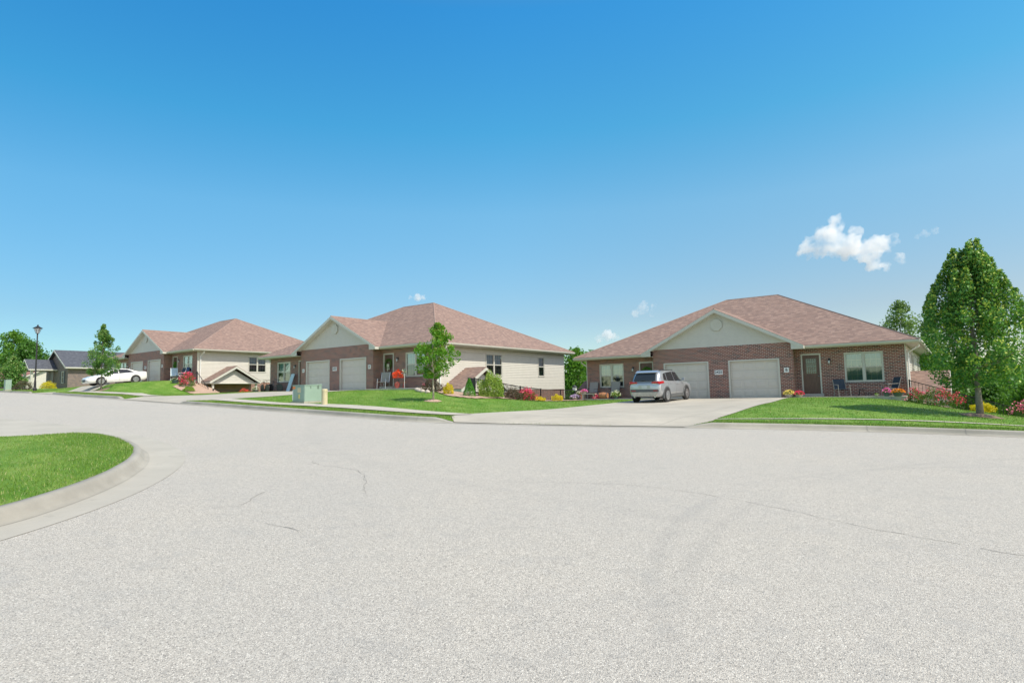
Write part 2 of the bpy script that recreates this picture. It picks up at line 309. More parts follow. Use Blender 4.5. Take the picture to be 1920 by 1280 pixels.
M['tan'] = plain('tan_plastic', (.55, .48, .30), .5, .05, 3); M['yellow'] = plain('warning_yellow', (.75, .62, .2), .5); M['orange'] = plain('warning_orange', (.75, .22, .05), .5)
M['navy'] = plain('navy_cloth', (.035, .05, .075), .8, .2, 30); M['taupe'] = plain('taupe_mesh', (.30, .28, .26), .8, .1, 30); M['blue'] = plain('blue_cloth', (.06, .16, .38), .8, .2, 20)
M['paleblue'] = plain('pale_blue_plastic', (.45, .58, .68), .5, .1); M['lamp_glass'] = plain('lamp_glass', (.55, .58, .6), .15, .05)

# ------------------------------------------------------------------ terrain (X runs along the street, Y away from it)
def S(u, v):
    u = np.asarray(u, float); v = np.asarray(v, float)
    return np.where(u > -40, -0.0385*u, 1.54-0.023*(u+40)) + 0.0095*v
KP = [(-130, 20), (-77, 17.7), (-67, 17.4), (-60, 16.8), (-52.6, 15.6), (-45, 14.6), (-40, 14.1), (-28, 14.1), (-16, 14.1), (-14, 14.2), (-12.4, 14.85), (-10.6, 15.6), (-9.3, 16.35), (-7.4, 17.55), (-6.3, 18.2), (-5.2, 18.85), (-3.9, 19.55), (-3.08, 19.95), (-.9, 20.65), (1.34, 21.15), (4, 21.6), (8, 21.7), (14, 21), (22, 18), (40, 10)]
KU = np.array([p[0] for p in KP]); KV = np.array([p[1] for p in KP])
_ku = np.arange(-131, 41, .25); _kv = np.interp(_ku, KU, KV)
_kv[8:-8] = np.convolve(np.pad(_kv, 8, 'edge'), np.hanning(19)[1:-1]/np.hanning(19).sum(), 'same')[16:-16]
def K(u): return np.interp(u, _ku, _kv)
OPEN = [(-13.9, -6.15), (-39.1, -31.0), (-68.6, -59.4)]
def KH(u):
    u = np.asarray(u, float); k = np.full(u.shape, .15)
    for a, b in OPEN:
        d = np.minimum(u-a, b-u); k = np.where(d > 0, np.minimum(k, .15-.144*np.clip(d/.6, 0, 1)), k)
    return k
CP = [(-14.7, 35.4, 1.01), (-6.8, 35.4, 1.01), (-15, 29, .9), (-7, 29, .93), (-14.5, 22, .78), (-7, 22.5, .70), (-3.5, 35, .95), (-3.5, 30, .98), (-3.5, 26.5, .93), (-3.8, 23.5, .72),
 (.5, 25.5, .52), (-2, 36, .77), (.2, 32.5, .42), (2.2, 31, .17), (3, 25, .2), (4, 36, -.9), (8, 31, -1.2), (10, 24, -.2), (-1.5, 29, .75), (-20.5, 34, .98), (-18, 36, .99), (-17, 29, .99), (-18.5, 24, 1.12), (-16.5, 18.5, .93),
 (-19.8, 20.3, 1.27), (-20.8, 25, 1.42), (-20.8, 28, 1.17), (-20.8, 31, 1.02), (-23, 25.5, 1.66), (-26, 25.6, 1.86), (-26, 22, 1.6), (-30, 25, 1.9), (-31.5, 25.8, 1.93), (-38.8, 25.8, 1.93), (-44.5, 26, 1.87), (-31, 19.5, 1.62), (-38.8, 19, 1.80),
 (-26, 17.5, 1.3), (-50, 19, 1.95), (-50, 23, 1.78), (-47, 29, 1.2), (-68, 25.3, 3.17), (-60, 25.3, 3.17), (-55.5, 25.2, 3.12), (-54.6, 24.2, 2.8), (-52.3, 25, 2.25), (-50.5, 27, 1.7), (-52, 21, 2.2), (-57, 22.5, 3.1), (-57.4, 21, 3.0), (-62, 21, 2.9), (-68, 21, 2.92), (-57, 19.6, 2.80), (-57.5, 18.3, 2.58), (-59.2, 18.9, 2.66),
 (-53, 18, 2.3), (-75, 25, 3.1), (-75, 20, 2.75), (-85, 30, 3.1), (-100, 35, 3.3), (-130, 35, 3.6), (-100, 80, 2.5), (-130, 80, 3), (-64, 55, 1), (-35, 50, -.6), (-11, 55, -1.8), (20, 45, -3.2), (40, 25, -1), (40, 60, -4), (-60, 90, 0), (-20, 90, -3), (10, 90, -4)]
for q in (-125, -105, -90, -80, -73, -56, -48, -43, -36, -29, -22, -18, -15, -10, -5, -2, 1, 4, 8, 15, 25, 38): CP.append((q, float(K(q)), float(S(q, K(q)))+.13))
CP = np.array(CP)
def _phi(r2): return .5*r2*np.log(r2+1e-9)
def _tps():
    X = CP[:, :2]/10; n = len(X); d = ((X[:, None]-X[None])**2).sum(2); A = np.zeros((n+3, n+3)); A[:n, :n] = _phi(d)+np.eye(n)*.002
    P = np.c_[np.ones(n), X]; A[:n, n:] = P; A[n:, :n] = P.T
    return np.linalg.solve(A, np.r_[CP[:, 2], 0, 0, 0])
TW = _tps()
def H(u, v):
    u = np.atleast_1d(np.asarray(u, float)); v = np.atleast_1d(np.asarray(v, float)); n = len(CP); out = np.empty(u.size); uf = u.ravel(); vf = v.ravel()
    for i in range(0, uf.size, 20000):
        a = uf[i:i+20000]/10; b = vf[i:i+20000]/10
        d = (a[:, None]-CP[None, :, 0]/10)**2+(b[:, None]-CP[None, :, 1]/10)**2
        out[i:i+20000] = _phi(d)@TW[:n]+TW[n]+TW[n+1]*a+TW[n+2]*b
    out = out.reshape(u.shape); w_ = np.clip((-40-u)/3, 0, 1); t = np.clip((v-K(u)-.1-2.45*w_)/(2.2-.6*w_), 0, 1); t = t*t*(3-2*t)
    z = (S(u, K(u))+KH(u)+w_*.035*np.clip(v-K(u), 0, 6))*(1-t)+out*t
    def sb(x, a, b, s): return np.clip((x-a)/s, 0, 1)*np.clip((b-x)/s, 0, 1)
    z = z-2.0*sb(u, -27, -21.6, .5)*sb(v, 27.4, 55, .5)-1.2*sb(u, -57, -50.3, .6)*sb(v, 26.6, 50, .6)-2.2*sb(u, -3, 3.5, .6)*sb(v, 36.6, 50, .5)
    z = z-2.2*sb(u, -24.5, -19.9, .5)*sb(v, 37.2, 50, .5)
    return np.maximum(z, -5)
def h1(u, v): return float(H(u, v)[0])
def grid_mesh(name, us, vs2, zf, mat, kind='structure', parent=None):
    """us: (n,m) x coords, vs2: (n,m) y coords"""
    z = zf(us, vs2); n, m = us.shape; V = np.stack([us, vs2, z], -1).reshape(-1, 3)
    i, j = np.meshgrid(np.arange(n-1), np.arange(m-1), indexing='ij'); a = (i*m+j).ravel(); F = np.stack([a, a+m, a+m+1, a+1], -1)
    me = bpy.data.meshes.new(name); me.from_pydata(V.tolist(), [], F.tolist()); me.materials.append(mat)
    me.polygons.foreach_set('use_smooth', [True]*len(me.polygons)); me.update()
    o = bpy.data.objects.new(name, me); COL.objects.link(o)
    if sum(p.normal.z for p in list(me.polygons)[:50]) < 0: me.flip_normals()
    if parent: o.parent = parent
    if kind: o['kind'] = kind
    return o
def lerp_lines(A, B, n, m):
    """grid between two polylines (each resampled to n), m across"""
    def rs(P, n):
        P = np.array(P, float); d = np.r_[0, np.cumsum(np.hypot(*np.diff(P, axis=0).T))]; t = np.linspace(0, d[-1], n)
        return np.c_[np.interp(t, d, P[:, 0]), np.interp(t, d, P[:, 1])]
    a = rs(A, n); b = rs(B, n); s = np.linspace(0, 1, m)[None, :, None]; g = a[:, None]*(1-s)+b[:, None]*s
    return g[..., 0], g[..., 1]
# far ground out to the horizon
MB().quad((-2500, -2500, -5.05), (2500, -2500, -5.05), (2500, 2500, -5.05), (-2500, 2500, -5.05)).build('ground', plain('dry_ground', (.25, .235, .205), .9, .2, .02))['kind'] = 'structure'
# road: one sheet under everything on the street side
us = np.unique(np.r_[np.linspace(-140, -40, 34), np.linspace(-40, 45, 60)]); ts = np.linspace(0, 1, 30)
UU, TT = np.meshgrid(us, ts, indexing='ij'); VV = -40+(K(UU)+.05+40)*TT
road = grid_mesh('road', UU, VV, lambda u, v: S(u, v), M['road'])
# lawns behind the kerb
us = np.unique(np.r_[np.linspace(-140, -75, 40), np.linspace(-75, 10, 260), np.linspace(10, 45, 30)]); ts = np.r_[np.linspace(0, 24, 70), np.linspace(24.6, 110, 60)]
UU, TT = np.meshgrid(us, ts, indexing='ij')
lawn = grid_mesh('lawn', UU, K(UU)+.17+TT, lambda u, v: H(u, v), M['lawn'])
# kerb and gutter along the far side
def sweep(name, path, prof, mat, zf, khf, parent=None):
    P = np.array(path, float); T = np.gradient(P, axis=0); T /= np.hypot(T[:, 0], T[:, 1])[:, None]; N = np.c_[-T[:, 1], T[:, 0]]
    V = []; 
    for k in range(len(P)):
        for d, h in prof:
            q = P[k]+N[k]*d; V.append((q[0], q[1], zf(q[0], q[1], P[k])+(h*khf(P[k][0], P[k][1])/.15 if h > .02 else h)))
    m = len(prof); F = [(k*m+i, k*m+i+1, (k+1)*m+i+1, (k+1)*m+i) for k in range(len(P)-1) for i in range(m-1)]
    b = MB(); b.add(V, F); o = b.build(name, mat, parent); 
    if not parent: o['kind'] = 'structure'
    return o
PROF = [(-.3, .004), (-.06, .012), (-.03, .05), (.0, .13), (.025, .15), (.17, .152), (.19, .05)]
ku = np.unique(np.r_[np.linspace(-130, -70, 60), np.linspace(-70, 14, 340)])
kerb = sweep('kerb', np.c_[ku, K(ku)], PROF, M['kerb'], lambda x, y, p: float(S(x, y)), lambda x, y: float(KH(x)))
jb = MB()
for q in (-29.5, -25.4, -21.3, -17.2, -14.6, -2.2, .1, 2.4, 4.6, -44, -48, -52, -56):
    d = float(K(q)); t = np.array([.2, float(K(q+.1)-K(q-.1))]); t /= np.hypot(*t); nn = np.array([-t[1], t[0]])
    for (d0, z0), (d1, z1) in zip([(-.3, .01), (-.064, .018), (-.004, .134), (.02, .156)], [(-.064, .018), (-.004, .134), (.02, .156), (.17, .158)]):
        a = np.array([q, d])+nn*d0; b = np.array([q, d])+nn*d1; za = float(S(*a))+z0; zb = float(S(*b))+z1
        jb.quad((*(a-t*.006), za), (*(a+t*.006), za), (*(b+t*.006), zb), (*(b-t*.006), zb))
jb.build('kerb_joint', M['crack'], kerb)
# driveways
def strip(name, L, Rr, n, m, off, mat, parent=None):
    u, v = lerp_lines(L, Rr, n, m); return grid_mesh(name, u, v, lambda a, b: H(a, b)+off, mat, 'structure', parent)
def kl(u0, u1, n=12, d=.0): return [(x, float(K(x))+d) for x in np.linspace(u0, u1, n)]
DRV = [([(-13.25, float(K(-13.25))), (-14.1, 15.5), (-14.6, 16.6), (-14.8, 24), (-15.35, 35.45)], [(-6.8, float(K(-6.8))), (-6.45, 19.3), (-6.55, 20.7), (-6.7, 28), (-7.15, 35.45)]),
       ([(-38.5, 14.15), (-38.85, 15.4), (-38.85, 20), (-38.85, 26.1)], [(-31.6, 14.15), (-31.4, 15.4), (-31.5, 20), (-31.45, 26.1)]),
       ([(-68.0, 17.5), (-68.0, 19), (-67.9, 22), (-67.9, 25.35)], [(-60.0, 16.75), (-60.2, 18.6), (-60.5, 22), (-60.5, 25.35)])]
for L, Rr in DRV:
    u, v = lerp_lines(L, Rr, 46, 24); t = np.linspace(0, 1, 46)[:, None]
    v = v+(1-np.clip(t*4, 0, 1))*0; u0 = u[0:1]; v0 = K(u); w = np.clip(1-(t*46/9), 0, 1); v = v*(1-w)+(v0+.02+(v-v[0:1]))*w if True else v
    grid_mesh('driveway', u, v, lambda a, b: H(a, b)+.018, M['conc'])
# sidewalks: two grass-edged strips between the driveways
def walk(u0, u1, n):
    x = np.linspace(u0, u1, n); g = np.linspace(1.35, 2.5, 4); UU, GG = np.meshgrid(x, g, indexing='ij')
    o = grid_mesh('sidewalk', UU, K(UU)+GG, lambda a, b: H(a, b)+.035, M['walk'])
walk(-31.2, -14.3, 70)
x = np.linspace(-6.6, 12, 70); UU, GG = np.meshgrid(x, np.linspace(1.8, 1.95, 3), indexing='ij'); grid_mesh('sidewalk', UU, K(UU)+GG, lambda a, b: H(a, b)+.02, M['walk'])
walk(-60, -39, 60)
# ---- near corner on the left: gutter pan, kerb, grass
GE = [(-60, 6.6), (-26, 5.9), (-22.2, 6.28), (-19.5, 6.52), (-17.5, 6.5), (-15.6, 6.36), (-13.45, 6.0), (-11.87, 5.48), (-10.76, 4.93), (-9.84, 4.31), (-8.86, 3.55), (-8.17, 2.87), (-7.64, 2.2), (-7.25, 1.69), (-6.7, .5), (-6.2, -1.5), (-6, -7)]
BK = [(-60, 3.2), (-19.5, 2.7), (-18.3, 3.8), (-17.5, 4.6), (-16.9, 5.1), (-16.1, 5.42), (-14.8, 5.38), (-12.95, 4.97), (-11.9, 4.57), (-11.05, 4.16), (-10.0, 3.5), (-9.3, 2.95), (-8.82, 2.5), (-8.27, 1.9), (-7.7, .7), (-7.3, -1.5), (-7.1, -7)]
def smooth(P, n):
    P = np.array(P, float); d = np.r_[0, np.cumsum(np.hypot(*np.diff(P, axis=0).T))]; t = np.linspace(0, d[-1], n); a = np.c_[np.interp(t, d, P[:, 0]), np.interp(t, d, P[:, 1])]
    for _ in range(6): a[1:-1] = (a[:-2]+2*a[1:-1]+a[2:])/4
    return a
BKs = smooth(BK[1:], 170)
def skh(u): return .15*np.clip((u+17.6)/1.3, 0, 1)
def HSo(u, v): return S(u, v)+np.maximum(skh(np.asarray(u, float)), .03)
ug, vg = lerp_lines(smooth(GE, 200), smooth([(-60, 1), (-19.5, 1.5)]+BK[2:], 200), 200, 6)
grid_mesh('gutter_pan', ug, vg, lambda u, v: S(u, v)+.005, M['pan'])
sk = BKs[30:]
def skerb(name, path):
    V = []; P = path; T = np.gradient(P, axis=0); T /= np.hypot(T[:, 0], T[:, 1])[:, None]; N = np.c_[-T[:, 1], T[:, 0]]*-1
    prof = [(-.04, .10), (.0, 1.0), (.08, 1.0), (.11, .93), (.135, .72), (.175, .22), (.205, .05), (.26, 0)]
    for k in range(len(P)):
        kh = float(skh(P[k][0]))
        for d, f in prof:
            q = P[k]-N[k]*d if False else P[k]+(-N[k])*d
            V.append((q[0], q[1], float(S(q[0], q[1]))+.008+f*kh))
    m = len(prof); b = MB(); b.add(V, [(k*m+i, k*m+i+1, (k+1)*m+i+1, (k+1)*m+i) for k in range(len(P)-1) for i in range(m-1)]); o = b.build(name, M['kerb'], smooth=True); o['kind'] = 'structure'; return o
skerb('kerb', BKs[24:])
cen = np.array([-24, -14.]); tt = np.linspace(0, 1, 60)**1.5
G = BKs[:, None]*(1-tt[None, :, None])+cen*tt[None, :, None]
def HS(u, v):
    return HSo(u, v)+.0
def HSl(G):
    z = HSo(G[..., 0], G[..., 1]); e = HSo(G[:, :1, 0], G[:, :1, 1]); k = np.clip(tt*14, 0, 1)[None]; return z+.04*k
zz = HSl(G); o = grid_mesh('corner_lawn', G[..., 0], G[..., 1], lambda u, v: zz, M['lawn'])
# grass blades ----------------------------------------------------------------------------------
rng = np.random.default_rng(5)
def in_poly(u, v, P):
    P = np.array(P); c = np.zeros(u.shape, bool); j = len(P)-1
    for i in range(len(P)):
        k = ((P[i, 1] > v) != (P[j, 1] > v)) & (u < (P[j, 0]-P[i, 0])*(v-P[i, 1])/(P[j, 1]-P[i, 1]+1e-12)+P[i, 0]); c ^= k; j = i
    return c
def blades(name, u, v, z, h, w, mat, label):
    n = len(u); a = rng.uniform(0, 2*np.pi, n); ln = rng.uniform(.0, .7, n)*h; b = rng.uniform(0, 2*np.pi, n); hh = h*rng.uniform(.6, 1.25, n)
    dx = np.cos(a)*w/2; dy = np.sin(a)*w/2
    V = np.stack([np.c_[u-dx, v-dy, z-.01], np.c_[u+dx, v+dy, z-.01], np.c_[u+np.cos(b)*ln, v+np.sin(b)*ln, z+hh]], 1).reshape(-1, 3)
    return raw_mesh(name, V, 3, mat, rng.uniform(0, 1, n)), label
def raw_mesh(name, V, k, mat, tint, parent=None):
    n = len(V)//k; me = bpy.data.meshes.new(name); me.vertices.add(n*k); me.vertices.foreach_set('co', V.astype(np.float32).ravel()); me.loops.add(n*k); me.loops.foreach_set('vertex_index', np.arange(n*k, dtype=np.int32))
    me.polygons.add(n); me.polygons.foreach_set('loop_start', np.arange(0, n*k, k, dtype=np.int32)); me.polygons.foreach_set('loop_total', np.full(n, k, dtype=np.int32))
    at = me.attributes.new('tint', 'FLOAT', 'FACE'); at.data.foreach_set('value', tint.astype(np.float32)); me.materials.append(mat); me.update(calc_edges=True)
    o = bpy.data.objects.new(name, me); COL.objects.link(o)
    if parent: o.parent = parent
    return o
BEDS = []   # filled below, used to keep blades off
BEDS += [[(-20.9, 22.9), (-19.9, 23.4), (-19.75, 34), (-20.3, 36), (-22.5, 36), (-22.5, 25.5), (-27, 26.2), (-27, 25.6), (-24, 24.9), (-22.5, 23.8)],
         [(-2.1, 35.4), (.2, 33.0), (2.3, 31.6), (4.5, 30), (7, 33), (2, 36.2), (-2.1, 36.2)],
         [(-55.4, 25.2), (-53.6, 23.6), (-50.2, 24.2), (-50.2, 27.2), (-55.2, 27.2)]]
for P in BEDS:
    P = np.array(P); 
    # fill each bed as a fine triangulated patch draped on the ground
    lo = P.min(0); hi = P.max(0); gu = np.arange(lo[0], hi[0]+.2, .2); gv = np.arange(lo[1], hi[1]+.2, .2); V = []; F = []
    UU, VV = np.meshgrid(gu, gv, indexing='ij'); ins = in_poly(UU, VV, P); zz2 = H(UU, VV)+.035+rng.uniform(0, .02, UU.shape); b = MB(); m = UU.shape[1]
    b.v = [tuple(x) for x in np.stack([UU, VV, zz2], -1).reshape(-1, 3)]
    b.f = [(i*m+j, (i+1)*m+j, (i+1)*m+j+1, i*m+j+1) for i in range(len(gu)-1) for j in range(m-1) if ins[i, j] or ins[i+1, j+1] or ins[i, j+1] or ins[i+1, j]]; b.m = [0]*len(b.f)
    b.build('flower_bed', M['mulch'], smooth=True)['kind'] = 'structure'
HARD = [[*L, *Rr[::-1]] for L, Rr in DRV]
N = 330000; u = rng.uniform(-76, 8, N); t = rng.uniform(0, 1, N)**1.3*19.5; t[:60000] = rng.uniform(0, .9, 60000)
v = K(u)+.17+t; ok = np.ones(N, bool)
for P in HARD+BEDS: ok &= ~in_poly(u, v, P)
t2 = v-K(u)
ok &= ~((t2 > 1.37) & (t2 < 2.48) & (((u > -31.2) & (u < -14)) | ((u > -60) & (u < -39))))
ok &= ~((t2 > 1.84) & (t2 < 1.90) & (u > -6.6))
for (a, b, c, d) in ((-20.6, -2.0, 35.0, 60), (-44.5, -25.9, 25.3, 60), (-73.5, -55, 24.6, 60)): ok &= ~((u > a) & (u < b) & (v > c) & (v < d))
for (a, b, r) in ((.5, 25.5, .62), (-19.8, 20.3, .4), (-52, 17.8, .5)): ok &= np.hypot(u-a, v-b) > r
u, v = u[ok], v[ok]; z = H(u, v)
tag(raw_mesh('grass', np.stack([np.c_[u+0, v, z-.01], np.c_[u, v, z], np.c_[u, v, z]], 1).reshape(-1, 3)[:0].reshape(0, 3) if 0 else (lambda n, a, b, w, hh, ln: np.stack([np.c_[u-np.cos(a)*w, v-np.sin(a)*w, z-.01], np.c_[u+np.cos(a)*w, v+np.sin(a)*w, z-.01], np.c_[u+np.cos(b)*ln, v+np.sin(b)*ln, z+hh]], 1).reshape(-1, 3))(len(u), rng.uniform(0, 6.28, len(u)), rng.uniform(0, 6.28, len(u)), rng.uniform(.006, .014, len(u)), rng.uniform(.02, .055, len(u)), rng.uniform(0, .03, len(u))), 3, M['blade'], rng.uniform(0, 1, len(u))), None, None, None, 'stuff')
# near corner blades
N = 200000; i = rng.uniform(0, len(BKs)-1.001, N); k = rng.uniform(0, 1, N)**1.25*.72; i0 = i.astype(int); fr = (i-i0)[:, None]
p = (BKs[i0]*(1-fr)+BKs[i0+1]*fr)*(1-k[:, None])+cen*k[:, None]; u, v = p[:, 0], p[:, 1]; z = HSo(u, v)+.04*np.clip(k**(1/1.5)*14, 0, 1)
a = rng.uniform(0, 6.28, N); b = rng.uniform(0, 6.28, N); w = rng.uniform(.003, .006, N); hh = rng.uniform(.014, .042, N); ln = rng.uniform(0, .04, N)
tag(raw_mesh('corner_grass', np.stack([np.c_[u-np.cos(a)*w, v-np.sin(a)*w, z-.01], np.c_[u+np.cos(a)*w, v+np.sin(a)*w, z-.01], np.c_[u+np.cos(b)*ln, v+np.sin(b)*ln, z+hh]], 1).reshape(-1, 3), 3, M['blade'], rng.uniform(0, 1, N)), None, None, None, 'stuff')
# cracks in the road surface
rc = random.Random(3); cb = MB()
def crack(P, w=.006):
    P = [Vector((x, y, 0)) for x, y in P]; pts = []
    for a, b in zip(P, P[1:]):
        n = max(2, int((b-a).length/.12))
        for k in range(n): pts.append(a.lerp(b, k/n)+Vector((rc.uniform(-.03, .03), rc.uniform(-.03, .03), 0)))
    pts.append(P[-1])
    for a, b in zip(pts, pts[1:]):
        if rc.random() < .12: continue
        d = (b-a).normalized(); q = Vector((-d.y, d.x, 0))*w*rc.uniform(.3, 1.0)
        v = [a-q, a+q, b+q, b-q]; cb.quad(*[(p.x, p.y, float(S(p.x, p.y))+.004) for p in v])
CRK = []
crack([(-12.19, 5.68), (-11.99, 6.05), (-11.65, 6.88), (-11.55, 7.3), (-11.61, 8.27), (-11.3, 8.92), (-11.33, 10.6), (-11.47, 12.34)])
crack([(-11.27, 7.31), (-10.53, 7.37), (-9.88, 7.28)])
crack([(-9.61, 6.66), (-9.28, 6.5), (-8.85, 6.37), (-8.47, 6.46), (-7.98, 6.43), (-7.39, 6.07), (-6.41, 5.28)])
crack([(-7.13, 3.61), (-7.01, 3.88), (-7.54, 4.51)])
crack([(-6.02, 3.6), (-5.71, 3.62), (-5.44, 3.63)])
crack([(-4.0, 8.05), (-3.31, 8.14), (-2.76, 8.06), (-2.24, 7.92), (-1.7, 7.75), (-1.22, 7.53), (-0.8, 7.37), (-0.51, 7.31), (-0.08, 7.23), (0.38, 7.13)])
crack([(-5.73, 6.84), (-5.16, 7.39), (-4.0, 8.05)])
crack([(-8.4, 11.21), (-7.34, 12.83), (-6.39, 15.89)])
crack([(-2.98, 12.09), (-1.64, 12.67), (-0.06, 12.7), (0.78, 12.98)])
cb.build('crack', M['crack'], road)

# ------------------------------------------------------------------ houses
def wall_holes(b, x0, x1, z0, z1, holes, y, d, m=0):
    """front face at y with rectangular openings and reveals d deep (towards +y)"""
    xs = sorted({x0, x1, *[h[0] for h in holes], *[h[1] for h in holes]}); zs = sorted({z0, z1, *[h[2] for h in holes], *[h[3] for h in holes]})
    for a, c in zip(xs, xs[1:]):
        for e, f in zip(zs, zs[1:]):
            mx, mz = (a+c)/2, (e+f)/2
            if any(h[0] < mx < h[1] and h[2] < mz < h[3] for h in holes): continue
            b.quad((a, y, e), (c, y, e), (c, y, f), (a, y, f), m)
    for a, c, e, f in holes:
        b.quad((a, y, e), (a, y, f), (a, y+d, f), (a, y+d, e), m); b.quad((c, y, e), (c, y+d, e), (c, y+d, f), (c, y, f), m); b.quad((a, y, f), (c, y, f), (c, y+d, f), (a, y+d, f), m); b.quad((a, y, e), (a, y+d, e), (c, y+d, e), (c, y, e), m)
def siding_panel(b, A, B, z0, z1, nrm, lap=.125, m=0, holes=()):
    L_ = math.hypot(B[0]-A[0], B[1]-A[1]); zs = sorted({z0, z1, *[h[2] for h in holes], *[h[3] for h in holes]}); full = (A, B)
    if holes:
        for za, zb in zip(zs, zs[1:]):
            cut = sorted((h[0], h[1]) for h in holes if h[2] < (za+zb)/2 < h[3]); s0 = 0
            for c0, c1 in cut+[(L_, L_)]:
                if c0 > s0: f = lambda s_: (A[0]+(B[0]-A[0])*s_/L_, A[1]+(B[1]-A[1])*s_/L_); siding_panel(b, f(s0), f(c0), za, zb, nrm, lap, m)
                s0 = c1
        return
    _panel(b, A, B, z0, z1, nrm, lap, m)
def _panel(b, A, B, z0, z1, nrm, lap, m):
    """lapped boards between plan points A and B, facing nrm"""
    A = Vector((*A, 0)); B = Vector((*B, 0)); N = Vector(nrm); k = int(math.ceil((z1-z0)/lap))
    for i in range(k):
        a = z0+i*lap; c = min(z0+(i+1)*lap, z1)
        p = [A+N*.028, B+N*.028, B+N*.003, A+N*.003]
        b.quad((p[0].x, p[0].y, a), (p[1].x, p[1].y, a), (p[2].x, p[2].y, c), (p[3].x, p[3].y, c), m)
        b.quad((A+N*.001)[0:2]+(a,) if 0 else ((A+N*.001).x, (A+N*.001).y, a), ((B+N*.001).x, (B+N*.001).y, a), (p[1].x, p[1].y, a), (p[0].x, p[0].y, a), m)
def window(par, cx, z0, z1, w, y, two=True, face=None, blind=1.0, lower=True, name='window', mull=.10):
    """double-hung window set at depth y, looking towards -y; face rotates it (angle about z at (cx,y))"""
    f = MB(); g = MB(); c = MB(); it = MB(); mu = MB(); gs = MB()
    hw = w/2; fr = .065
    f.box(-hw, hw, -.03, .07, z1-fr, z1); f.box(-hw, hw, -.03, .07, z0, z0+fr*.8); f.box(-hw, -hw+fr, -.03, .07, z0+fr*.8, z1-fr); f.box(hw-fr, hw, -.03, .07, z0+fr*.8, z1-fr)
    bays = [(-hw+fr, -mull/2), (mull/2, hw-fr)] if two else [(-hw+fr, hw-fr)]
    if two: f.box(-mull/2, mull/2, -.025, .07, z0+fr*.8, z1-fr)
    zm = (z0+z1)/2; za, zb = z0+fr*.8, z1-fr
    for a, e in bays:
        f.box(a, e, -.01, .06, zm-.03, zm+.03); f.box(a, a+.03, .0, .05, za, zb); f.box(e-.03, e, .0, .05, za, zb); f.box(a+.03, e-.03, .001, .05, zb-.035, zb-.001); f.box(a+.03, e-.03, .001, .05, za+.001, za+.04)
        g.quad((a+.02, .03, zm), (e-.02, .03, zm), (e-.02, .03, zb), (a+.02, .03, zb)); gs.quad((a+.02, .031, za), (e-.02, .031, za), (e-.02, .031, zm), (a+.02, .031, zm))
        for s0, s1 in ((zm+.03, zb), (za, zm-.03)):
            for k in (1, 2): x = a+(e-a)*k/3; mu.box(x-.009, x+.009, .035, .045, s0, s1)
            mu.box(a, e, .036, .044, (s0+s1)/2-.009, (s0+s1)/2+.009)
        # pleated curtain or blind behind the glass
        zc = zb-(zb-za)*blind; n = 26
        for k in range(n):
            xa = a+(e-a)*k/n; xb = a+(e-a)*(k+1)/n; ya = .12+(.012 if k % 2 else -.012); yb = .12+(-.012 if k % 2 else .012)
            c.quad((xa, ya, zc), (xb, yb, zc), (xb, yb, zb), (xa, ya, zb))
    it.quad((-hw+.02, .16, z0), (hw-.02, .16, z0), (hw-.02, .16, z1), (-hw+.02, .16, z1))
    o = f.build(name, M['frame_vinyl'], par); o.location = (cx[0], cx[1], 0) if isinstance(cx, tuple) else (cx, y, 0)
    if face is not None: o.rotation_euler = (0, 0, face)
    g.build('glass', M['glass'], o); gs.build('screened_glass', M['glass_screen'], o); mu.build('muntin', M['frame_vinyl'], o); c.build('curtain', M['curtain'], o); it.build('room_behind', M['interior'], o)
    return o
def text_mesh(txt, size, par, loc, rot, mat, name='numerals', ext=.004):
    cu = bpy.data.curves.new(name, 'FONT'); cu.body = txt; cu.size = size; cu.extrude = ext; cu.align_x = 'CENTER'; cu.align_y = 'CENTER'; cu.offset = size*.03
    t = bpy.data.objects.new('tmp', cu); COL.objects.link(t); bpy.context.view_layer.update(); me = bpy.data.meshes.new_from_object(t.evaluated_get(bpy.context.evaluated_depsgraph_get())); bpy.data.objects.remove(t)
    me.materials.clear(); me.materials.append(mat); o = bpy.data.objects.new(name, me); COL.objects.link(o); o.parent = par; o.location = loc; o.rotation_euler = rot; return o
GW, PJ, HW, DP, OV, ZE, ZB, ZG, GH, SL, GO = 4.09, .668, 9.24, 15.0, .648, 2.844, 3.054, 5.25, 4.724, .502, .38
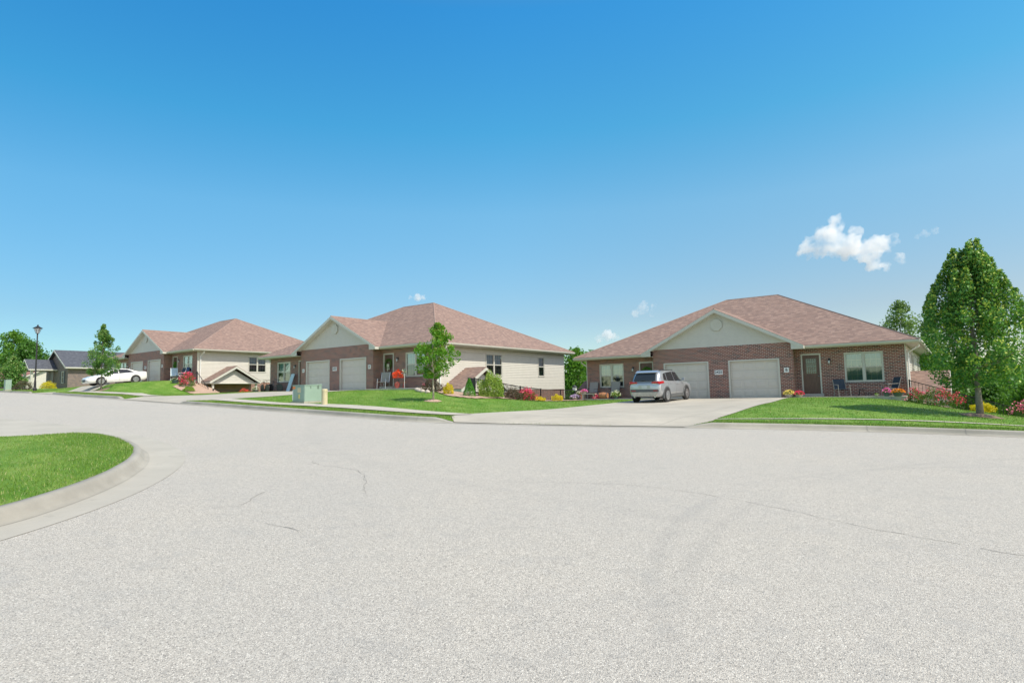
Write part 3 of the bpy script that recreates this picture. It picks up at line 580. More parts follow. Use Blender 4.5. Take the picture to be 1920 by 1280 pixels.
def side_porch(par, sgn, glass_floor=-2.7):
    """little gabled roof over the basement stair, on the wall facing sgn*X"""
    p = MB(); t = MB(); s = MB(); c = MB()
    L = 1.75; v0 = 3.35-2.4+PJ-.62; cv = 3.4; hw = 2.4; zf = -.12; za = 1.27; x0 = sgn*HW; x1 = sgn*(HW+L)
    for q in (-1, 1):
        p.prism([(x0, cv, za), (x1, cv, za), (x1, cv+q*hw, zf), (x0, cv+q*hw, zf)], (0, 0, .05))
    o = p.build('porch_roof', M['shingle'], par)
    # rake boards, soffit and gable face
    for q in (-1, 1):
        t.prism([(x1, cv, za-.005), (x1, cv+q*hw, zf-.005), (x1, cv+q*hw, zf-.2), (x1, cv, za-.2)], (sgn*.03, 0, 0))
        t.prism([(x0, cv+q*hw, zf), (x1, cv+q*hw, zf), (x1, cv+q*hw, zf-.2), (x0, cv+q*hw, zf-.2)], (0, q*.03, 0))
    t.prism([(x0, cv-hw+.05, zf-.17), (x1, cv-hw+.05, zf-.17), (x1, cv+hw-.05, zf-.17), (x0, cv+hw-.05, zf-.17)], (0, 0, -.03))
    t.build('porch_trim', M['trim'], o)
    k = 8
    for i in range(k):
        a = i/k; e = (i+1)/k; h = za-zf-.15; xa = x1-sgn*.38
        ya = hw*(1-a)*.93; ye = hw*(1-e)*.93
        s.quad((xa+sgn*.015, cv-ya, zf-.17+h*a), (xa+sgn*.015, cv+ya, zf-.17+h*a), (xa, cv+ye, zf-.17+h*e), (xa, cv-ye, zf-.17+h*e))
    s.build('gable_siding', M['siding'], o)
    for q in (-1, 1):
        c = MB(); c.box(*(sorted((x1-sgn*.3, x1-sgn*.15))), cv+q*(hw-.35)-.08, cv+q*(hw-.35)+.08, -2.75, zf-.2); c.build('porch_post', M['trim'], o)
    w = MB(); w.box(*(sorted((x0+sgn*.002, x0+sgn*.03))), cv-hw+.5, cv+hw-.5, -2.7, -.35); w.build('basement_wall', M['brick'], o)
    return o
def make_house(loc, label, rz=0, nums=('2425', 'A', 'B'), wreath=None, blinds=(1, .45), left_porch=True):
    h = empty('duplex_house', loc, label, 'house', 'brick duplex houses with double garages', rz)
    wb = MB(); WZ = 2.66
    gh = [(-3.389, -.58, 0, 2.2), (.58, 3.389, 0, 2.2)]
    wall_holes(wb, -GW, GW, -.25, ZB, gh, 0, .14)
    for s in (-1, 1):
        x = s*GW; wb.quad((x, 0, -.3), (x, PJ, -.3), (x, PJ, WZ), (x, 0, WZ))
        hs_ = [tuple(sorted((s*6.473, s*8.266)))+(.778, 2.362), tuple(sorted((s*4.356, s*5.349)))+(.2, 2.388)]
        x0, x1 = sorted((s*GW, s*HW)); wall_holes(wb, x0, x1, -1.0, WZ, hs_, PJ, .12)
        # lower part of side walls in brick
        x = s*HW; wb.quad((x, PJ, -3.2), (x, PJ+DP, -3.2), (x, PJ+DP, -.16), (x, PJ, -.16))
    wb.quad((-HW, PJ+DP, -3.2), (HW, PJ+DP, -3.2), (HW, PJ+DP, WZ), (-HW, PJ+DP, WZ)); wb.quad((-HW, PJ, -3.2), (HW, PJ, -3.2), (HW, PJ, -1.0), (-HW, PJ, -1.0))
    wall = wb.build('wall', M['brick'], h)
    sb = MB(); 
    for s in (-1, 1):
        siding_panel(sb, (s*HW, PJ+.1), (s*HW, PJ+DP-.08), -.16, WZ, (s, 0, 0), holes=[(5.65-.92, 5.65+.92, .80, 2.36), (11.55-.43, 11.55+.43, .80, 2.36)])
    # gable siding
    k = 19; zt = ZG-.17; y = .02-.0
    for i in range(k):
        a = ZB+(zt-ZB)*i/k; e = ZB+(zt-ZB)*(i+1)/k; wa = GW*(1-(a-ZB)/(zt-ZB)); we = GW*(1-(e-ZB)/(zt-ZB))
        sb.quad((-wa, y-.022, a), (wa, y-.022, a), (we, y-.004, e), (-we, y-.004, e)); sb.quad((-wa, y, a), (wa, y, a), (wa, y-.022, a), (-wa, y-.022, a))
    sb.build('siding', M['siding'], h)
    # roof: hip + front gable
    rf = MB(); ve = PJ-OV; vb = PJ+DP+OV; hd = (vb-ve)/2; zr = ZE+SL*hd; rl = HW+OV-hd; E_ = HW+OV; vm = (ve+vb)/2
    A, B, C_, D_ = (-E_, ve, ZE), (E_, ve, ZE), (E_, vb, ZE), (-E_, vb, ZE); P, Q = (-rl, vm, zr), (rl, vm, zr)
    rf.poly([A, B, Q, P]); rf.poly([B, C_, Q]); rf.poly([C_, D_, P, Q]); rf.poly([D_, A, P])
    for a, c in ((A, B), (B, C_), (C_, D_), (D_, A)): rf.quad(a, c, (c[0], c[1], ZE-.035), (a[0], a[1], ZE-.035))
    vt = ve+(ZG-ZE)/SL
    for s in (-1, 1):
        rf.poly([(0, -GO, ZG), (s*GH, -GO, ZE), (s*GH, ve+.02, ZE+.002), (0, vt+.06, ZG)]); rf.poly([(0, -GO, ZG), (s*GH, -GO, ZE), (s*GH, -GO, ZE-.035), (0, -GO, ZG-.035)]); rf.quad((s*GH, -GO, ZE), (s*GH, ve, ZE), (s*GH, ve, ZE-.035), (s*GH, -GO, ZE-.035))
    roof = rf.build('roof', M['shingle'], h)
    rc_ = MB()   # ridge and hip caps
    for a, c in ((P, Q), (A, P), (B, Q), (C_, Q), (D_, P), ((0, -GO-.01, ZG), (0, vt, ZG))):
        rc_.tube([Vector(a)+Vector((0, 0, .0)), Vector(c)], .04, 5)
    rc_.build('ridge_cap', M.setdefault('cap', plain('ridge_cap', (.30, .215, .185), .95)), roof)
    for x in (-1.2, .9): vb_ = MB(); vb_.tube([(x, vm+1.2, zr-.75), (x, vm+1.2, zr-.15)], .05, 8); vb_.build('vent_pipe', M['dark_grey'], roof)
    # gutter, fascia, soffit
    gt = MB(); so_ = MB()
    def gut(a, c, n):
        a = Vector(a); c = Vector(c); n = Vector(n); pr = [(0, -.16), (.05, -.16), (.11, -.10), (.12, -.02), (.10, -.02), (.0, -.06)]
        gt.prism([a+n*(d-.02)+Vector((0, 0, z_-.012)) for d, z_ in pr], c-a)
    for s in (-1, 1):
        gut((s*(GH+.02), ve, ZE), (s*E_, ve, ZE), (0, -1, 0)); gut((s*E_, ve, ZE), (s*E_, vb, ZE), (s, 0, 0))
        so_.box(*sorted((s*(GW+.0), s*E_)), ve+.02, PJ-.002 if 1 else 0, WZ-.0, WZ+.02); so_.box(*sorted((s*HW, s*E_)), PJ, vb, WZ, WZ+.02)
        so_.box(*sorted((s*GH, s*E_)), ve, ve+.02, WZ, ZE-.04); so_.box(*sorted((s*E_, s*(E_-.02))), ve+.02, vb, WZ, ZE-.04)
        # cornice return box at the gable feet
        gt.prism([(s*(GW+.0), -GO-.002, WZ-.02), (s*GH, -GO-.002, WZ-.02), (s*GH, -GO-.002, ZE-.02), (s*GW, -GO-.002, ZE-.02+(GH-GW)*(ZG-ZE)/GH)], (0, .03, 0))
        so_.box(*sorted((s*(GW+.002), s*(GH-.0))), -GO+.03, ve+.0, WZ-.02, WZ); gt.box(*sorted((s*(GH-.025), s*GH)), -GO+.03, ve-.02, WZ, ZE-.04)
        # rake board
        d = Vector((s*GH, 0, ZE-ZG)).normalized()
        gt.prism([(0, -GO-.03, ZG-.02), (s*GH*1.0, -GO-.03, ZE-.02), (s*(GH-.0), -GO-.03, ZE-.2), (s*(GW+.02), -GO-.03, ZE-.2+(GH-GW-.02)*(ZG-ZE)/GH), (0, -GO-.03, ZG-.215)], (0, .026, 0))
        so_.prism([(0, -GO, ZG-.20), (s*GW, -GO, ZE-.19+(GH-GW)*(ZG-ZE)/GH), (s*GW, .0, ZE-.19+(GH-GW)*(ZG-ZE)/GH), (0, .0, ZG-.20)], (0, 0, .02))
    gt.build('gutter', M['trim'], h); so_.build('soffit', M['soffit'], h)
    # corner boards and downspouts
    for s in (-1, 1):
        cbm = MB(); cbm.box(*sorted((s*(HW-.02), s*(HW+.03))), PJ-.012, PJ+.11, -.9, WZ); cbm.build('corner_board', M['trim'], h)
        cbm = MB(); cbm.box(*sorted((s*(HW-.06), s*(HW+.03))), PJ+DP-.09, PJ+DP+.02, -.9, WZ); cbm.build('corner_board', M['trim'], h)
    for s in (-1, 1):
        ds = MB(); ds.tube([(s*(E_-.05), PJ+.30, ZE-.16), (s*(E_-.08), PJ+.30, ZE-.32), (s*(HW+.10), PJ+.24, ZE-.62), (s*(HW+.08), PJ+.24, -.5)], .042, 8); ds.build('downspout', M['white'], h)
    # octagon vent
    ov = MB(); pts = [(math.cos(a)*.36, math.sin(a)*.36) for a in [math.pi/8+k*math.pi/4 for k in range(8)]]
    ov.prism([(x, -.07, 4.33+z_) for x, z_ in pts], (0, .045, 0)); o = ov.build('gable_vent', M['trim'], h)
    ov = MB()
    for k in range(7): z_ = 4.33-.24+k*.08; ov.box(-.24, .24, -.085, -.07, z_-.028, z_+.02)
    ov.build('louvre', M['siding'], o)
    # garage doors
    for s, (a, c, e, f) in zip((-1, 1), gh):
        t = MB(); t.box(a-.0, a+.085, -.035, .10, 0, f); t.box(c-.085, c, -.035, .10, 0, f); t.box(a+.085, c-.085, -.035, .10, f-.085, f)
        d = MB(); x0, x1 = a+.085, c-.085; zt2 = f-.085; nS, nP = 4, 4; 
        for i in range(nS):
            z0 = zt2*i/nS; z1 = zt2*(i+1)/nS
            d.box(x0, x1, .105, .14, z0+.003, z1-.003)
            for j in range(nP):
                xa = x0+(x1-x0)*j/nP+.07; xb = x0+(x1-x0)*(j+1)/nP-.07; za = z0+.09; zb = z1-.09; y0 = .105
                d.add([(xa, y0-.001, za), (xb, y0-.001, za), (xb, y0-.001, zb), (xa, y0-.001, zb), (xa+.035, y0-.014, za+.035), (xb-.035, y0-.014, za+.035), (xb-.035, y0-.014, zb-.035), (xa+.035, y0-.014, zb-.035)], [(0, 1, 5, 4), (1, 2, 6, 5), (2, 3, 7, 6), (3, 0, 4, 7), (4, 5, 6, 7)])
        gd = d.build('garage_door', M['garage'], h); t.build('door_frame', M['frame_vinyl'], gd)
        b_ = MB(); b_.box(x0, x1, .135, .16, 0, zt2); b_.build('weather_seal', M['dark_grey'], gd)
    # windows, entry doors, lights
    for s, bl in zip((-1, 1), blinds):
        window(h, s*7.3695, .778, 2.362, 1.79, PJ+.035, blind=bl)
        sl_ = MB(); sl_.prism([(s*7.3695-.95, PJ-.03, .70), (s*7.3695-.95, PJ+.0, .778), (s*7.3695-.95, PJ+.0, .70)], (1.9, 0, 0)); sl_.build('sill', M['brick_dark'], wall)
        x0, x1 = sorted((s*4.356, s*5.349)); f = MB(); f.box(x0, x0+.07, PJ-.02, PJ+.1, .2, 2.388); f.box(x1-.07, x1, PJ-.02, PJ+.1, .2, 2.388); f.box(x0+.07, x1-.07, PJ-.02, PJ+.1, 2.31, 2.388)
        d = MB(); d.box(x0+.07, x1-.07, PJ+.06, PJ+.11, .23, 2.31); d.box(x0+.07, x1-.07, PJ+.03, PJ+.12, .2, .23)
        cx = (x0+x1)/2
        for q in (-1, 1): d.box(cx+q*.2-.15, cx+q*.2+.15, PJ+.05, PJ+.06, .38, 1.02)
        dr = d.build('front_door', M['door_wood'], h, bevel=.006); f.build('door_frame', M['frame_vinyl'], dr)
        if wreath != s:
            g = MB(); g.box(cx-.27, cx+.27, PJ+.035, PJ+.06, 1.28, 2.12); g.build('door_window', M['glass_dark'], dr)
            g = MB()
            for k in range(5): x = cx-.2+k*.1; g.box(x-.008, x+.008, PJ+.028, PJ+.035, 1.3, 2.1)
            for z_ in (1.45, 1.7, 1.95): g.box(cx-.25, cx+.25, PJ+.026, PJ+.028, z_-.008, z_+.008)
            g.build('leaded_pattern', M['cab_green'], dr)
        hx = x1-.14; g = MB(); g.lathe([(.0, -.06), (.03, -.05), (.03, -.02), (.012, 0), (.012, .03)], (hx, PJ+.03, 1.15), 10, axis='y'); g.build('door_knob', M['chrome'], dr, smooth=True)
        lx = s*(5.349+.42) if True else 0; lm = MB(); lm.box(lx-.05, lx+.05, PJ-.02, PJ-.001, 1.92, 2.1); lm.tube([(lx, PJ-.02, 2.06), (lx, PJ-.12, 2.10), (lx, PJ-.12, 2.02)], .012, 6); lm.lathe([(.02, 2.03), (.07, 1.99), (.075, 1.97)], (lx, PJ-.12, 0), 8)
        lo = lm.build('wall_lamp', M['black'], h); g = MB(); g.lathe([(.055, 1.97), (.05, 1.86), (.028, 1.80), (.0, 1.79)], (lx, PJ-.12, 0), 8); g.build('lamp_glass', M['lamp_glass'], lo, smooth=True)
    # number plaques
    for x, w_, txt in ((0, .47, nums[0]), (-3.73, .25, nums[1]), (3.73, .25, nums[2])):
        b_ = MB(); b_.box(x-w_/2, x+w_/2, -.04, -.002, 1.385, 1.655); o = b_.build('number_plaque', M['white'], h, bevel=.01)
        text_mesh(txt, .215 if x == 0 else .21, o, (x, -.042, 1.52), (math.pi/2, 0, 0), M['dark_grey'])
    # side windows
    for s in (-1, 1):
        window(h, (s*(HW+.02), PJ+5.75), .80, 2.36, 1.85, 0, face=s*math.pi/2, blind=.55 if s > 0 else 1)
        if 1: window(h, (s*(HW+.02), PJ+11.65), .80, 2.36, .88, 0, two=False, face=s*math.pi/2, blind=.5)
    for s in (-1, 1): side_porch(h, s)
    # concrete front stoops
    for s in (-1, 1):
        st = MB(); x0, x1 = sorted((s*(GW+.01), s*(HW+.0))); st.box(x0, x1, PJ-1.35, PJ-.004, -.75, .035); st.box(*sorted((s*4.25, s*5.45)), PJ-.30, PJ-.005, .036, .19)
        st.build('stoop', M['walk'], h, bevel=.01)
    return h
H1 = make_house((-64.22, 25.48, 3.20), 'brick duplex with white sedan parked before it and folding chairs by its door', -.004, ('2421', 'A', 'B'), 1, (1, .5))
H2 = make_house((-35.16, 26.22, 1.96), 'middle brick duplex with cream siding side, behind green utility cabinets', 0, ('2423', 'A', 'B'), 1, (.55, 1))
H3 = make_house((-11.27, 35.55, 1.03), 'brick duplex numbered 2425 with silver SUV in its driveway', .003, ('2425', 'A', 'B'), -1, (.5, 1))

# ------------------------------------------------------------------ foliage
rg = np.random.default_rng(11)
def leaf_cards(name, C, size, mat, parent=None, up=.12, tint=None, asp=.62):
    n = len(C); d = rg.normal(size=(n, 3)); d[:, 2] = np.abs(d[:, 2])*.6+up; d /= np.linalg.norm(d, axis=1)[:, None]
    t = rg.normal(size=(n, 3)); t -= d*(t*d).sum(1)[:, None]; t /= np.linalg.norm(t, axis=1)[:, None]; b = np.cross(d, t)
    s = size*rg.uniform(.6, 1.3, n)[:, None]; t = t*s*.5; b = b*s*.5*asp
    V = np.stack([C-t, C+b-t*.1, C+t, C-b-t*.1], 1).reshape(-1, 3)
    return raw_mesh(name, V, 4, mat, rg.uniform(0, 1, n) if tint is None else tint, parent)
def clumps(cen, rad, n, stretch=1.0):
    """points scattered round clump centres, denser to the outside of each"""
    k = rg.integers(0, len(cen), n); d = rg.normal(size=(n, 3)); d /= np.linalg.norm(d, axis=1)[:, None]; r = rg.uniform(.25, 1, n)**.5
    p = d*r[:, None]*rad[k][:, None]; p[:, 2] *= stretch; return cen[k]+p, k
def trunk_mesh(par, h, r0, r1, tips, mat, seed=0, z0=.0, limb=.24, sway=.06):
    rr = random.Random(seed); b = MB(); pts = [Vector((0, 0, -.15))]; n = 7
    for i in range(1, n+1): t = i/n; pts.append(Vector((rr.uniform(-sway, sway)*t, rr.uniform(-sway, sway)*t, h*t)))
    rs = [r0*1.18]+[r0+(r1-r0)*(i/n) for i in range(1, n+1)]; b.tube(pts, rs, 9)
    for tp in tips:
        tp = Vector(tp); q = max(.30, min(.92, (tp.z/h)*.72-rr.uniform(0, .1))); k = q*n; i = int(k); base = pts[i].lerp(pts[min(i+1, n)], k-i)
        mid = base.lerp(tp, .5)+Vector((rr.uniform(-.1, .1), rr.uniform(-.1, .1), -.04*h*rr.random())); rr0 = max(r1, r0*(1-q))*limb+.006
        b.tube([base, mid, tp], [rr0, rr0*.6, rr0*.22], 5, cap=False)
    return b.build('trunk', mat, par, smooth=True)
def tree(name, label, loc, prof, h, rscale, n, leaf, size, bark, r0, nc=60, cr=.5, group='trees along the street and behind the houses', spires=0, seed=0, cat='tree', lean=(0, 0), stretch=1.0, ell=1.0, trunk=True, zlow=None):
    """prof: list of (height fraction, radius m) giving the crown's envelope"""
    global rg
    rg = np.random.default_rng(seed+100)
    o = empty(name, loc, label, cat, group); cen = []; rad = []
    zs = [p[0] for p in prof]; 
    for i in range(nc):
        t = rg.uniform(zs[0], zs[-1]); R_ = interp(t, prof)*rscale; a = rg.uniform(0, 2*math.pi); q = R_*math.sqrt(rg.uniform(.12, 1))*(1-.12*rg.random())
        q = max(0, q-cr*.35); cen.append((math.cos(a)*q*ell+lean[0]*t, math.sin(a)*q+lean[1]*t, t*h)); rad.append(cr*rg.uniform(.55, 1.15)*(.55+.45*min(1, R_/max(.01, max(p[1] for p in prof)*rscale*.6))))
    for i in range(spires):
        a = rg.uniform(0, 2*math.pi); t = rg.uniform(.40, .88); R_ = interp(t, prof)*rscale*1.02
        for k in range(6): cen.append((math.cos(a)*R_*(.92-.02*k), math.sin(a)*R_*(.92-.02*k), t*h+k*.15)); rad.append((.27-.035*k)*h/6)
    cen = np.array(cen); rad = np.array(rad)
    P, k = clumps(cen, rad, n, stretch)
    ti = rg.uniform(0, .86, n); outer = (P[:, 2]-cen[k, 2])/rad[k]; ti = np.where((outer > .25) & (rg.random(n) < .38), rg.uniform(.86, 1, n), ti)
    nin = n//4; P[:nin, :2] *= .5; P[:, 2] = np.maximum(P[:, 2], max(.08, zs[0]*h*.9) if zlow is None else zlow)
    leaf_cards('crown', P, size, leaf, o, tint=ti)
    if trunk:
        sel = rg.choice(len(cen), min(len(cen), 26), replace=False); trunk_mesh(o, h*.86, r0, r0*.18, [cen[i] for i in sel], bark, seed)
    return o
def bush(name, label, u, v, rx, ry, h, leaf, n, size, flower=None, nf=0, fs=.06, group=None, cat='shrub', shape='ball', z=None, seed=1, stems=True, fclump=9):
    global rg
    rg = np.random.default_rng(seed+int(abs(u*13)+abs(v*7)))
    o = empty(name, (u, v, h1(u, v) if z is None else z), label, cat, group)
    d = rg.normal(size=(n, 3)); d /= np.linalg.norm(d, axis=1)[:, None]; d[:, 2] = np.abs(d[:, 2])*1.0; r = rg.uniform(.45, 1, n)**.4
    lump = 1+.16*np.sin(d[:, 0]*7+seed)*np.cos(d[:, 1]*6+seed*2)+.1*np.sin(d[:, 2]*9+d[:, 0]*5)
    if shape == 'cone': zz = d[:, 2]; f = (1-zz*.85); P = np.c_[d[:, 0]*rx*r*(.35+f*.75), d[:, 1]*ry*r*(.35+f*.75), zz*h*(.55+.45*r)]
    else: P = np.c_[d[:, 0]*rx*r*lump, d[:, 1]*ry*r*lump, .03+d[:, 2]*(h-.03)*r*lump]
    leaf_cards('foliage', P, size, leaf, o)
    if stems:
        b = MB()
        for i in range(9): q = P[i*7 % n]; b.tube([(q[0]*.15, q[1]*.15, -.03), (q[0]*.6, q[1]*.6, q[2]*.6), tuple(q)], [.014, .01, .004], 4)
        b.build('stem', M['bark'], o)
    if flower:
        m = max(1, nf//fclump); d = rg.normal(size=(m, 3)); d /= np.linalg.norm(d, axis=1)[:, None]; d[:, 2] = np.abs(d[:, 2])*1.2+.25; d /= np.linalg.norm(d, axis=1)[:, None]
        cen = np.c_[d[:, 0]*rx, d[:, 1]*ry, d[:, 2]*h*1.02]; k = rg.integers(0, m, nf); F = cen[k]+rg.normal(size=(nf, 3))*fs*1.3; F[:, 2] = np.maximum(F[:, 2], .05)
        leaf_cards('blossom', F, fs, flower, o, asp=.95)
    return o
G3 = 'trees along the street and behind the houses'
mapleP = [(.18, 1.1), (.23, 1.75), (.32, 1.95), (.46, 1.95), (.58, 1.45), (.68, 1.05), (.78, .65), (.86, .38), (.92, .15)]
tree('maple_tree', 'full dark green maple on the sloping lawn beside the rose bed', (.54, 25.48, h1(.54, 25.48)), mapleP, 6.05, .90, 44000, M['maple'], .095, M['bark'], .10, 210, .29, spires=38, seed=3, stretch=1.35)
tree('maple_tree', 'second maple cut off by the right edge of the photo', (4.25, 33.1, -.5), mapleP, 6.4, .88, 26000, M['maple'], .10, M['bark'], .12, 170, .36, spires=14, seed=8, stretch=1.3)
tree('young_maple_tree', 'thin young bright green maple on the lawn before the middle duplex', (-19.71, 20.21, h1(-19.71, 20.21)), [(.32, .8), (.40, 1.2), (.56, 1.25), (.7, 1.15), (.8, .75), (.9, .4), (.97, .12)], 3.75, 1.0, 7000, M['maple_young'], .105, M['bark_light'], .045, 90, .21, seed=23, lean=(.25, .15), stretch=1.2)
tree('street_tree', 'small conical green tree before the white sedan', (-56.44, 19.12, h1(-56.44, 19.12)), [(.24, .8), (.34, 1.6), (.46, 1.65), (.6, 1.35), (.75, .9), (.88, .45), (1.0, .1)], 5.4, 1.0, 10500, M['tree_l'], .12, M['bark'], .07, 120, .27, seed=31, stretch=1.2)
tree('street_tree', 'dense low green tree beside the green utility box at far left', (-82.0, 19.4, h1(-82.0, 19.4)), [(.12, 1.1), (.3, 1.9), (.5, 1.7), (.75, 1.1), (1, .2)], 3.5, .8, 6500, M['tree_l'], .2, M['bark'], .08, 60, .6, seed=41, stretch=1)
back = [((-146, 34.4, 3.5), 11.2, 6.3, 'wood_far', 'tall round tree at the left edge behind the red roofed house'), ((-141, 35.5, 3.5), 8.8, 4.6, 'wood_dim', 'darker round tree behind the street lamp'), ((-141, 40.5, 3.5), 6.6, 3.2, 'wood_far', 'lighter tree right of the lamp post, over the red roof'), ((-150, 28, 3.5), 11, 5, 'wood_dim', 'left end tree behind the round tree')]
for i, (l, h, r, m_, lab) in enumerate(back):
    tree('woodland_tree', lab, l, [(.12, .7), (.35, 1.0), (.6, 1.0), (.8, .75), (.95, .4), (1, .15)], h, r, 9000, M[m_], .42, M['bark'], .3, 90, 1.5, seed=60+i)
mid = [((-31.5, 53.5, -1.2), 6.6, 3.4, 'wood_far', 'bright green tree just right of the middle duplex'), ((-34, 62, -2), 7.8, 4.2, 'wood_dim', 'darker tree behind the gap between the two nearer duplexes'), ((-26, 50.5, -1.2), 5.4, 3.0, 'wood_far', 'bright green tree rising over the left eave of duplex 2425'),
       ((-4.3, 71.6, -3.5), 13.5, 3.3, 'poplar', 'tall thin pale tree above the right eave of duplex 2425'), ((-1.8, 66, -3.3), 10.5, 3.2, 'poplar', 'pale tree right of the tall thin one, behind the maple')]
for i, (l, h, r, m_, lab) in enumerate(mid):
    tree('woodland_tree', lab, l, [(.05, .8), (.3, 1.0), (.6, .95), (.8, .65), (.95, .3), (1, .1)], h, r, 7500, M[m_], .30 if m_ != 'poplar' else .24, M['bark'], .2, 80, 1.2 if m_ != 'poplar' else .8, seed=80+i, stretch=1.2)
rts = [((-1.6, 52.5, -2.2), 7.0, 2.6, 'wood_far'), ((.8, 50.0, -2.0), 5.6, 2.4, 'wood_far'), ((2.7, 52.0, -2.4), 6.4, 2.6, 'wood_dim'), ((5.2, 56.0, -2.8), 8.4, 3.2, 'wood_far'), ((5.6, 47.6, -2.2), 6.2, 2.7, 'wood_dim'), ((4.0, 41.5, -1.9), 3.6, 1.9, 'wood_far'), ((1.4, 41.8, -1.9), 3.4, 1.7, 'wood_dim'), ((2.9, 38.4, -1.6), 3.0, 1.5, 'wood_far')]
rlab = ['bright bush-like tree seen past the side porch roof of duplex 2425', 'bright tree left of the maple trunk, above the black railing', 'dark tree right behind the maple trunk', 'tall bright tree furthest back right of the maple', 'dark tree by the right edge, behind the second maple', 'low bright tree right of the maple trunk by the lawn edge', 'low dark tree behind the railing and yellow shrub', 'low bright tree just right of the maple trunk']
for i, ((l, h, r, m_), lab) in enumerate(zip(rts, rlab)):
    tree('woodland_tree', lab, l, [(.0, .8), (.2, 1.0), (.5, 1.0), (.8, .7), (1, .2)], h, r, 9000, M[m_], .16, M['bark'], .12, 80, .75, seed=120+i)
# far woods closing the view
rg = np.random.default_rng(7); n = 60000; a = rg.uniform(-math.pi, math.pi, n); rr_ = rg.uniform(170, 215, n); zc = -4+rg.uniform(0, 1, n)**.8*(9+2.5*np.sin(a*31)+1.5*np.sin(a*83+1))
uu = -np.sin(.64-a)*rr_; vv = np.cos(.64-a)*rr_
tag(leaf_cards('distant_woods', np.c_[uu, vv, zc], 2.4, M['wood_dim']), kind='stuff')
# shrubs along the middle duplex's side bed
GS = 'shrubs along the black fence'
bush('golden_shrub', 'round golden shrub nearest the birdbath', -22.0, 23.75, .30, .30, .58, M['bush_yel'], 2200, .045, group=GS, seed=1)
bush('dwarf_conifer', 'pointed bright green conifer beside the round golden shrub', -20.75, 24.0, .34, .34, .98, M['bush_cone'], 3000, .045, group=GS, shape='cone', seed=2)
bush('forsythia_bush', 'largest light green bush before the gabled stair roof', -20.35, 25.35, .74, .74, 1.28, M['bush_var'], 7000, .07, group=GS, seed=3)
bush('barberry_bush', 'bronze bush between the largest bush and the red roses', -20.35, 27.35, .55, .55, .62, M['bush_brown'], 2600, .055, group=GS, seed=4)
bush('rose_bush', 'red rose bush before the black fence, left of two small golden shrubs', -20.3, 28.55, .60, .65, .60, M['bush'], 2600, .06, M['petal_red'], 700, .07, group=GS, seed=5)
bush('golden_shrub', 'small golden shrub right after the red rose bush', -20.3, 29.85, .42, .40, .28, M['bush_yel'], 1400, .05, group=GS, seed=6)
bush('golden_shrub', 'small golden shrub furthest right along the fence', -20.25, 31.85, .40, .40, .42, M['bush_yel'], 1600, .05, group=GS, seed=7)
bush('barberry_bush', 'dark bush under the birdbath beside pale rocks', -23.9, 24.4, .72, .5, .70, M['bush_brown'], 2200, .06, M['petal_pink'], 60, .06, group=GS, seed=8)
GR = 'shrubs in the bed right of duplex 2425'
bush('rose_bush', 'wide red and pink rose bush under the black stair rail', -.78, 33.2, .95, .55, .78, M['bush'], 3400, .055, M['petal_red'], 420, .062, group=GR, seed=9)
bush('rose_bush', 'rose bush at the stair post, left end of the bed', -1.65, 33.9, .35, .35, .66, M['bush'], 1200, .05, M['petal_red'], 150, .06, group=GR, seed=10)
bush('golden_shrub', 'golden spreading shrub between two rose bushes on the slope', .75, 31.2, .42, .4, .42, M['bush_yel'], 2400, .05, group=GR, seed=11, shape='ball')
bush('rose_bush', 'pink rose bush behind the maple trunk', 2.15, 30.7, .65, .45, .60, M['bush'], 2200, .055, M['petal_pink'], 380, .06, group=GR, seed=12)
GL = 'shrubs beside the farthest duplex'
bush('rose_bush', 'red flowering bush by the folding chairs', -53.9, 24.75, .72, .6, 1.15, M['bush'], 2600, .07, M['petal_red'], 700, .075, group=GL, seed=13)
bush('lime_shrub', 'lime green shrub below the red flowering bush', -52.1, 24.1, .52, .45, .42, M['bush_lime'], 1800, .06, group=GL, seed=14)
bush('golden_shrub', 'round golden shrub before the dark roofed house', -87.6, 24.1, 1.0, .8, .85, M['bush_yel'], 3000, .07, group=GL, seed=15)
bush('rose_bush', 'coral flowering bush at the left corner of the middle duplex', -45.9, 25.6, .6, .4, .42, M['bush'], 1500, .06, M['petal_coral'], 420, .07, group=GL, seed=16)
bush('grass_clump', 'feathery dry bush beside the green utility box', -79.0, 19.6, 1.1, .8, 1.0, M['bush_brown'], 2200, .08, group=GL, seed=17)
# tree wells
for (x, y, r, m_, lab) in ((.54, 25.48, .62, 'mulch_brown', 'brown mulch ring at the foot of the full maple'), (-19.71, 20.21, .42, 'mulch', 'pale mulch ring at the foot of the young maple'), (-56.44, 19.12, .62, 'mulch_brown', 'mulch ring at the foot of the conical tree before the sedan')):
    b = MB(); nn = 20; rc = random.Random(2); V = [(x, y, h1(x, y)+.09)]
    for ring, hh in ((.5, .075), (1.0, .015)):
        for k in range(nn): a = 2*math.pi*k/nn; q = r*ring*rc.uniform(.88, 1.12); V.append((x+math.cos(a)*q, y+math.sin(a)*q, h1(x+math.cos(a)*q, y+math.sin(a)*q)+hh))
    F = [(0, 1+k, 1+(k+1) % nn) for k in range(nn)]+[(1+k, 1+nn+k, 1+nn+(k+1) % nn, 1+(k+1) % nn) for k in range(nn)]
    b.add(V, F); b.build('mulch_ring', M[m_], smooth=True)['kind'] = 'structure'
rb = random.Random(4)
